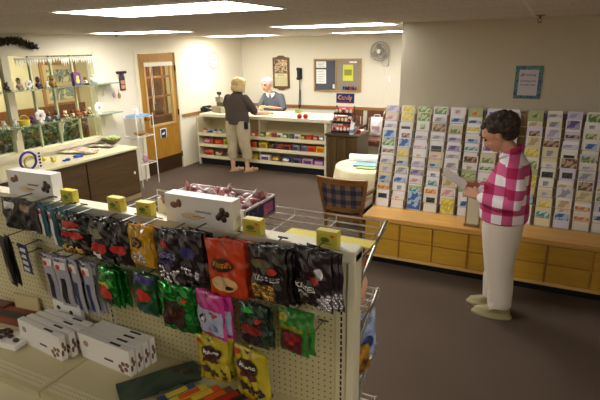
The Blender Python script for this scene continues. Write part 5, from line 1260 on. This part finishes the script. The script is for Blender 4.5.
for yy, xx in ((3.755, -.145), (3.905, -.205)):
    s_ = MB().loft([tuple(L_(xx-.04, yy, 0))+(.148, .052), tuple(L_(xx-.04, yy, .022))+(.15, .054), tuple(L_(xx-.04, yy, .024))+(.142, .048), tuple(L_(xx-.035, yy, .055))+(.132, .046), tuple(L_(xx+.01, yy, .085))+(.082, .042), tuple(L_(xx+.03, yy, .105))+(.056, .04)], 22)
    so = link('shoe', s_, mat('shoe_olive', '8A8058', .6), wo, smooth=True)
    link('sole', MB().loft([tuple(L_(xx-.04, yy, 0))+(.15, .054), tuple(L_(xx-.04, yy, .02))+(.152, .056)], 22), mat('sole_tan', '9A906E', .6), so)
    link('laces', MB().tube([L_(xx-.06, yy-.03, .075), L_(xx-.06, yy+.03, .075)], .004, 6).tube([L_(xx-.09, yy-.03, .066), L_(xx-.09, yy+.03, .066)], .004, 6), mat('lace', 'A89E78', .7), so)
# card in her hands
hc_ = thing('greeting_card', 'open white card held in the hands of the checked shirt reader', 'greeting card', (-.535, 3.80, 1.055), 0)
hc_.rotation_euler = (0, math.radians(30), 0)
link('front_leaf', MB().box(-.12, .075, -.085, .085, .014, .017), white, hc_); link('back_leaf', MB().box(-.12, .075, -.085, .085, -.002, .002).box(-.12, -.117, -.085, .085, .002, .014), white, hc_)

# --- customer at the counter (seen from behind)
cu = thing('person', 'blond person in brown shirt and beige trousers leaning at the counter', 'person', (-4.62, 7.05, 0))
O = Vector((-4.62, 7.05, 0))
bd = MB()
q, R, l = headmesh(bd, L_(-4.62, 7.10, 1.47), (.35, .9, -.12), (.05, .1, 1), 1.0)
bd.limb([L_(-4.63, 7.04, 1.25), L_(-4.625, 7.07, 1.37)], [.07, .055]); bd.limb([L_(-4.65, 7.03, .92), L_(-4.65, 7.03, 1.18)], [.11, .10], 16)
for sx_, el, wr_, dd in ((-1, (-4.88, 7.16, 1.03), (-4.70, 7.40, 1.0), (.7, .6, -.05)), (1, (-4.36, 7.17, 1.0), (-4.26, 7.40, .985), (.05, 1, -.02))):
    bd.limb([L_(-4.645+sx_*.17, 7.04, 1.26), L_(*el), L_(*wr_)], [.05, .04, .027]); hand(bd, L_(*wr_), dd, (0, 0, 1), (-sx_, 0, 0), 1, .3)
for xx, yk, fx, fy in ((-4.755, 7.02, -4.76, 7.0), (-4.53, 7.06, -4.51, 7.06)):
    bd.limb([L_(xx, 7.03, .85), L_(xx, yk, .47), L_(fx, fy, .3), L_(fx, fy, .075)], [.09, .06, .05, .035]); bd.limb([L_(fx, fy-.02, .04), L_(fx+.1, fy+.15, .03)], [.034, .03])
blob('body', bd, skin2, cu, .008, 4); face(cu, q, 1)
hb = MB(); hb.ell(q(-.02, 0, .03), (.125, .12, .105), 20, 14, R); hb.ell(q(-.045, 0, -.045), (.10, .118, .09), 20, 14, R); hb.ell(q(.06, 0, .07), (.06, .08, .045), 16, 10, R)
for a in range(18):
    th = PI*.35+a*PI*1.3/17; hb.limb([q(.08*math.cos(th)-.01, .105*math.sin(th), .02), q(.09*math.cos(th)-.01, .112*math.sin(th), -.09)], [.024, .02], 8)
blob('hair', hb, mat('hair_blond', 'D2BC86', .6, var='B89C62', scale=30, bump=.3, bscale=60), cu, .007, 2)
st_ = MB()
st_.loft([tuple(L_(-4.645, 7.03, .84))+(.215, .145), tuple(L_(-4.645, 7.03, .93))+(.225, .15), tuple(L_(-4.65, 7.03, 1.05))+(.215, .14), tuple(L_(-4.65, 7.03, 1.17))+(.215, .13), tuple(L_(-4.65, 7.035, 1.26))+(.195, .11), tuple(L_(-4.64, 7.04, 1.325))+(.11, .085), tuple(L_(-4.635, 7.05, 1.355))+(.075, .07)], 26)
for sx_, el in ((-1, (-4.88, 7.14, 1.06)), (1, (-4.38, 7.14, 1.05))): st_.limb([L_(-4.645+sx_*.165, 7.035, 1.255), L_(-4.645+sx_*.215, 7.07, 1.17), L_(*el)], [.075, .075, .068])
blob('shirt', st_, mat('shirt_brown', '453A33', .85, bump=.2, bscale=40), cu, .01, 4)
link('collar', MB().tube([L_(-4.70, 7.07, 1.36), L_(-4.66, 6.99, 1.375), L_(-4.59, 6.99, 1.375), L_(-4.55, 7.07, 1.36)], .018, 8), mat('shirt_brown', '', .85), cu, smooth=True)
tt = MB()
for xx, fx, fy, sg_ in ((-4.755, -4.76, 7.0, -1), (-4.53, -4.51, 7.06, 1)):
    tt.loft([tuple(L_(fx, fy+.01, .235))+(.085, .085), tuple(L_(fx, fy+.01, .33))+(.09, .09), tuple(L_(xx, 7.03, .5))+(.10, .10), tuple(L_(xx, 7.03, .68))+(.115, .12), tuple(L_(xx+.01*-sg_, 7.03, .80))+(.12, .135), tuple(L_(xx-.02*sg_, 7.03, .9))+(.115, .13)], 22)
blob('trousers', tt, mat('trousers_beige', 'B5A588', .85, var='A89878', scale=6, bump=.3, bscale=25), cu, .01, 4)
for fx, fy in ((-4.76, 7.0), (-4.51, 7.06)):
    M_ = Matrix.Translation(L_(fx, fy, 0)) @ Matrix.Rotation(math.radians(-34), 4, 'Z')
    sn = link('sandal', MB().loft([(0, .06, 0, .045, .135), (0, .06, .02, .047, .137)], 20).xf(M_), mat('sandal_tan', 'A08A68', .6), cu)
    link('strap', MB().tube([(-.045, .1, .015), (-.03, .1, .06), (0, .1, .075), (.03, .1, .06), (.045, .1, .015)], .012, 8).xf(M_), mat('sandal_tan', '', .6), sn, smooth=True)
solo('hip_pouch', MB().bev(-.035, .035, -.02, .02, -.06, .06, .01), black, 'small black pouch on the hip of the brown shirted customer', 'pouch', (-4.42, 6.94, .83), .4)

# --- clerk behind the counter
ck_ = thing('person', 'white haired clerk in grey shirt with white collar behind the counter', 'person', (-4.66, 8.32, 0))
O = Vector((-4.66, 8.32, 0))
bd = MB()
q, R, l = headmesh(bd, L_(-4.735, 8.22, 1.40), (-.15, -.95, -.15), (0, -.1, 1), 1.12)
bd.limb([L_(-4.67, 8.31, 1.17), L_(-4.72, 8.26, 1.30)], [.07, .055]); bd.limb([L_(-4.66, 8.33, .82), L_(-4.66, 8.32, 1.08)], [.11, .10], 16)
for sx_, el, wr_, dd in ((-1, (-4.92, 8.25, .96), (-4.76, 8.0, 1.01), (.5, -.8, .0)), (1, (-4.40, 8.24, .95), (-4.56, 7.97, 1.02), (-.7, -.6, 0.05))):
    bd.limb([L_(-4.66+sx_*.17, 8.32, 1.17), L_(*el), L_(*wr_)], [.048, .038, .026]); hand(bd, L_(*wr_), dd, (0, 0, 1), (-sx_, 0, 0), .98, .5)
for sx_ in (-1, 1):
    bd.limb([L_(-4.66+sx_*.09, 8.33, .76), L_(-4.66+sx_*.1, 8.31, .43), L_(-4.66+sx_*.1, 8.33, .07)], [.09, .058, .038]); bd.limb([L_(-4.66+sx_*.1, 8.34, .04), L_(-4.66+sx_*.1, 8.18, .03)], [.035, .03])
blob('body', bd, skin2, ck_, .008, 4); face(ck_, q, 1.12)
hb = MB(); hb.ell(q(-.022, 0, .045), (.115, .10, .09), 20, 14, R); hb.ell(q(-.05, 0, -.01), (.065, .088, .07), 18, 12, R); hb.ell(q(.05, 0, .085), (.045, .065, .03), 14, 10, R)
blob('hair', hb, mat('hair_white', 'D8D2C8', .7, var='BDB6AA', scale=30, bump=.3, bscale=60), ck_, .007, 2)
st_ = MB()
st_.loft([tuple(L_(-4.66, 8.33, .70))+(.20, .14), tuple(L_(-4.66, 8.33, .85))+(.205, .145), tuple(L_(-4.66, 8.33, 1.0))+(.205, .135), tuple(L_(-4.66, 8.325, 1.12))+(.205, .12), tuple(L_(-4.66, 8.32, 1.19))+(.18, .10), tuple(L_(-4.665, 8.31, 1.245))+(.10, .08), tuple(L_(-4.665, 8.30, 1.27))+(.07, .065)], 26)
for sx_, el in ((-1, (-4.915, 8.26, .99)), (1, (-4.405, 8.25, .98))): st_.limb([L_(-4.66+sx_*.165, 8.32, 1.17), L_(*el)], [.072, .064])
blob('shirt', st_, mat('shirt_grey', '5A5E66', .85, bump=.2, bscale=40), ck_, .01, 4)
for sx_ in (-1, 1): link('collar', MB().prism([(-4.66-O.x+sx_*.012, 1.25), (-4.66-O.x+sx_*.085, 1.255), (-4.66-O.x+sx_*.075, 1.20), (-4.66-O.x+sx_*.03, 1.16)], -.125, -.08, 'Y'), white, ck_)
tt = MB()
for sx_ in (-1, 1): tt.loft([tuple(L_(-4.66+sx_*.1, 8.33, .08))+(.08, .08), tuple(L_(-4.66+sx_*.1, 8.32, .45))+(.09, .09), tuple(L_(-4.66+sx_*.085, 8.33, .75))+(.11, .125)], 20)
blob('trousers', tt, mat('trousers_dark', '2E3038', .85), ck_, .012, 3)
for sx_ in (-1, 1): link('shoe', MB().loft([(sx_*.1, -.06, 0, .05, .14), (sx_*.1, -.06, .03, .05, .14), (sx_*.1, -.04, .06, .045, .12), (sx_*.1, .0, .1, .04, .06)], 18), black, ck_, smooth=True)
solo('yellow_packet', MB().bev(-.05, .05, -.025, .025, -.015, .015, .004), cm('yellow'), 'yellow packet handed over between clerk and customer', 'packet', (-4.66, 7.93, 1.03), .5)

# ------------------------------------------------------------------ world
wd_ = bpy.data.worlds.new('world'); bpy.context.scene.world = wd_; wd_.use_nodes = True
wd_.node_tree.nodes['Background'].inputs['Color'].default_value = (.02, .02, .02, 1); wd_.node_tree.nodes['Background'].inputs['Strength'].default_value = 1
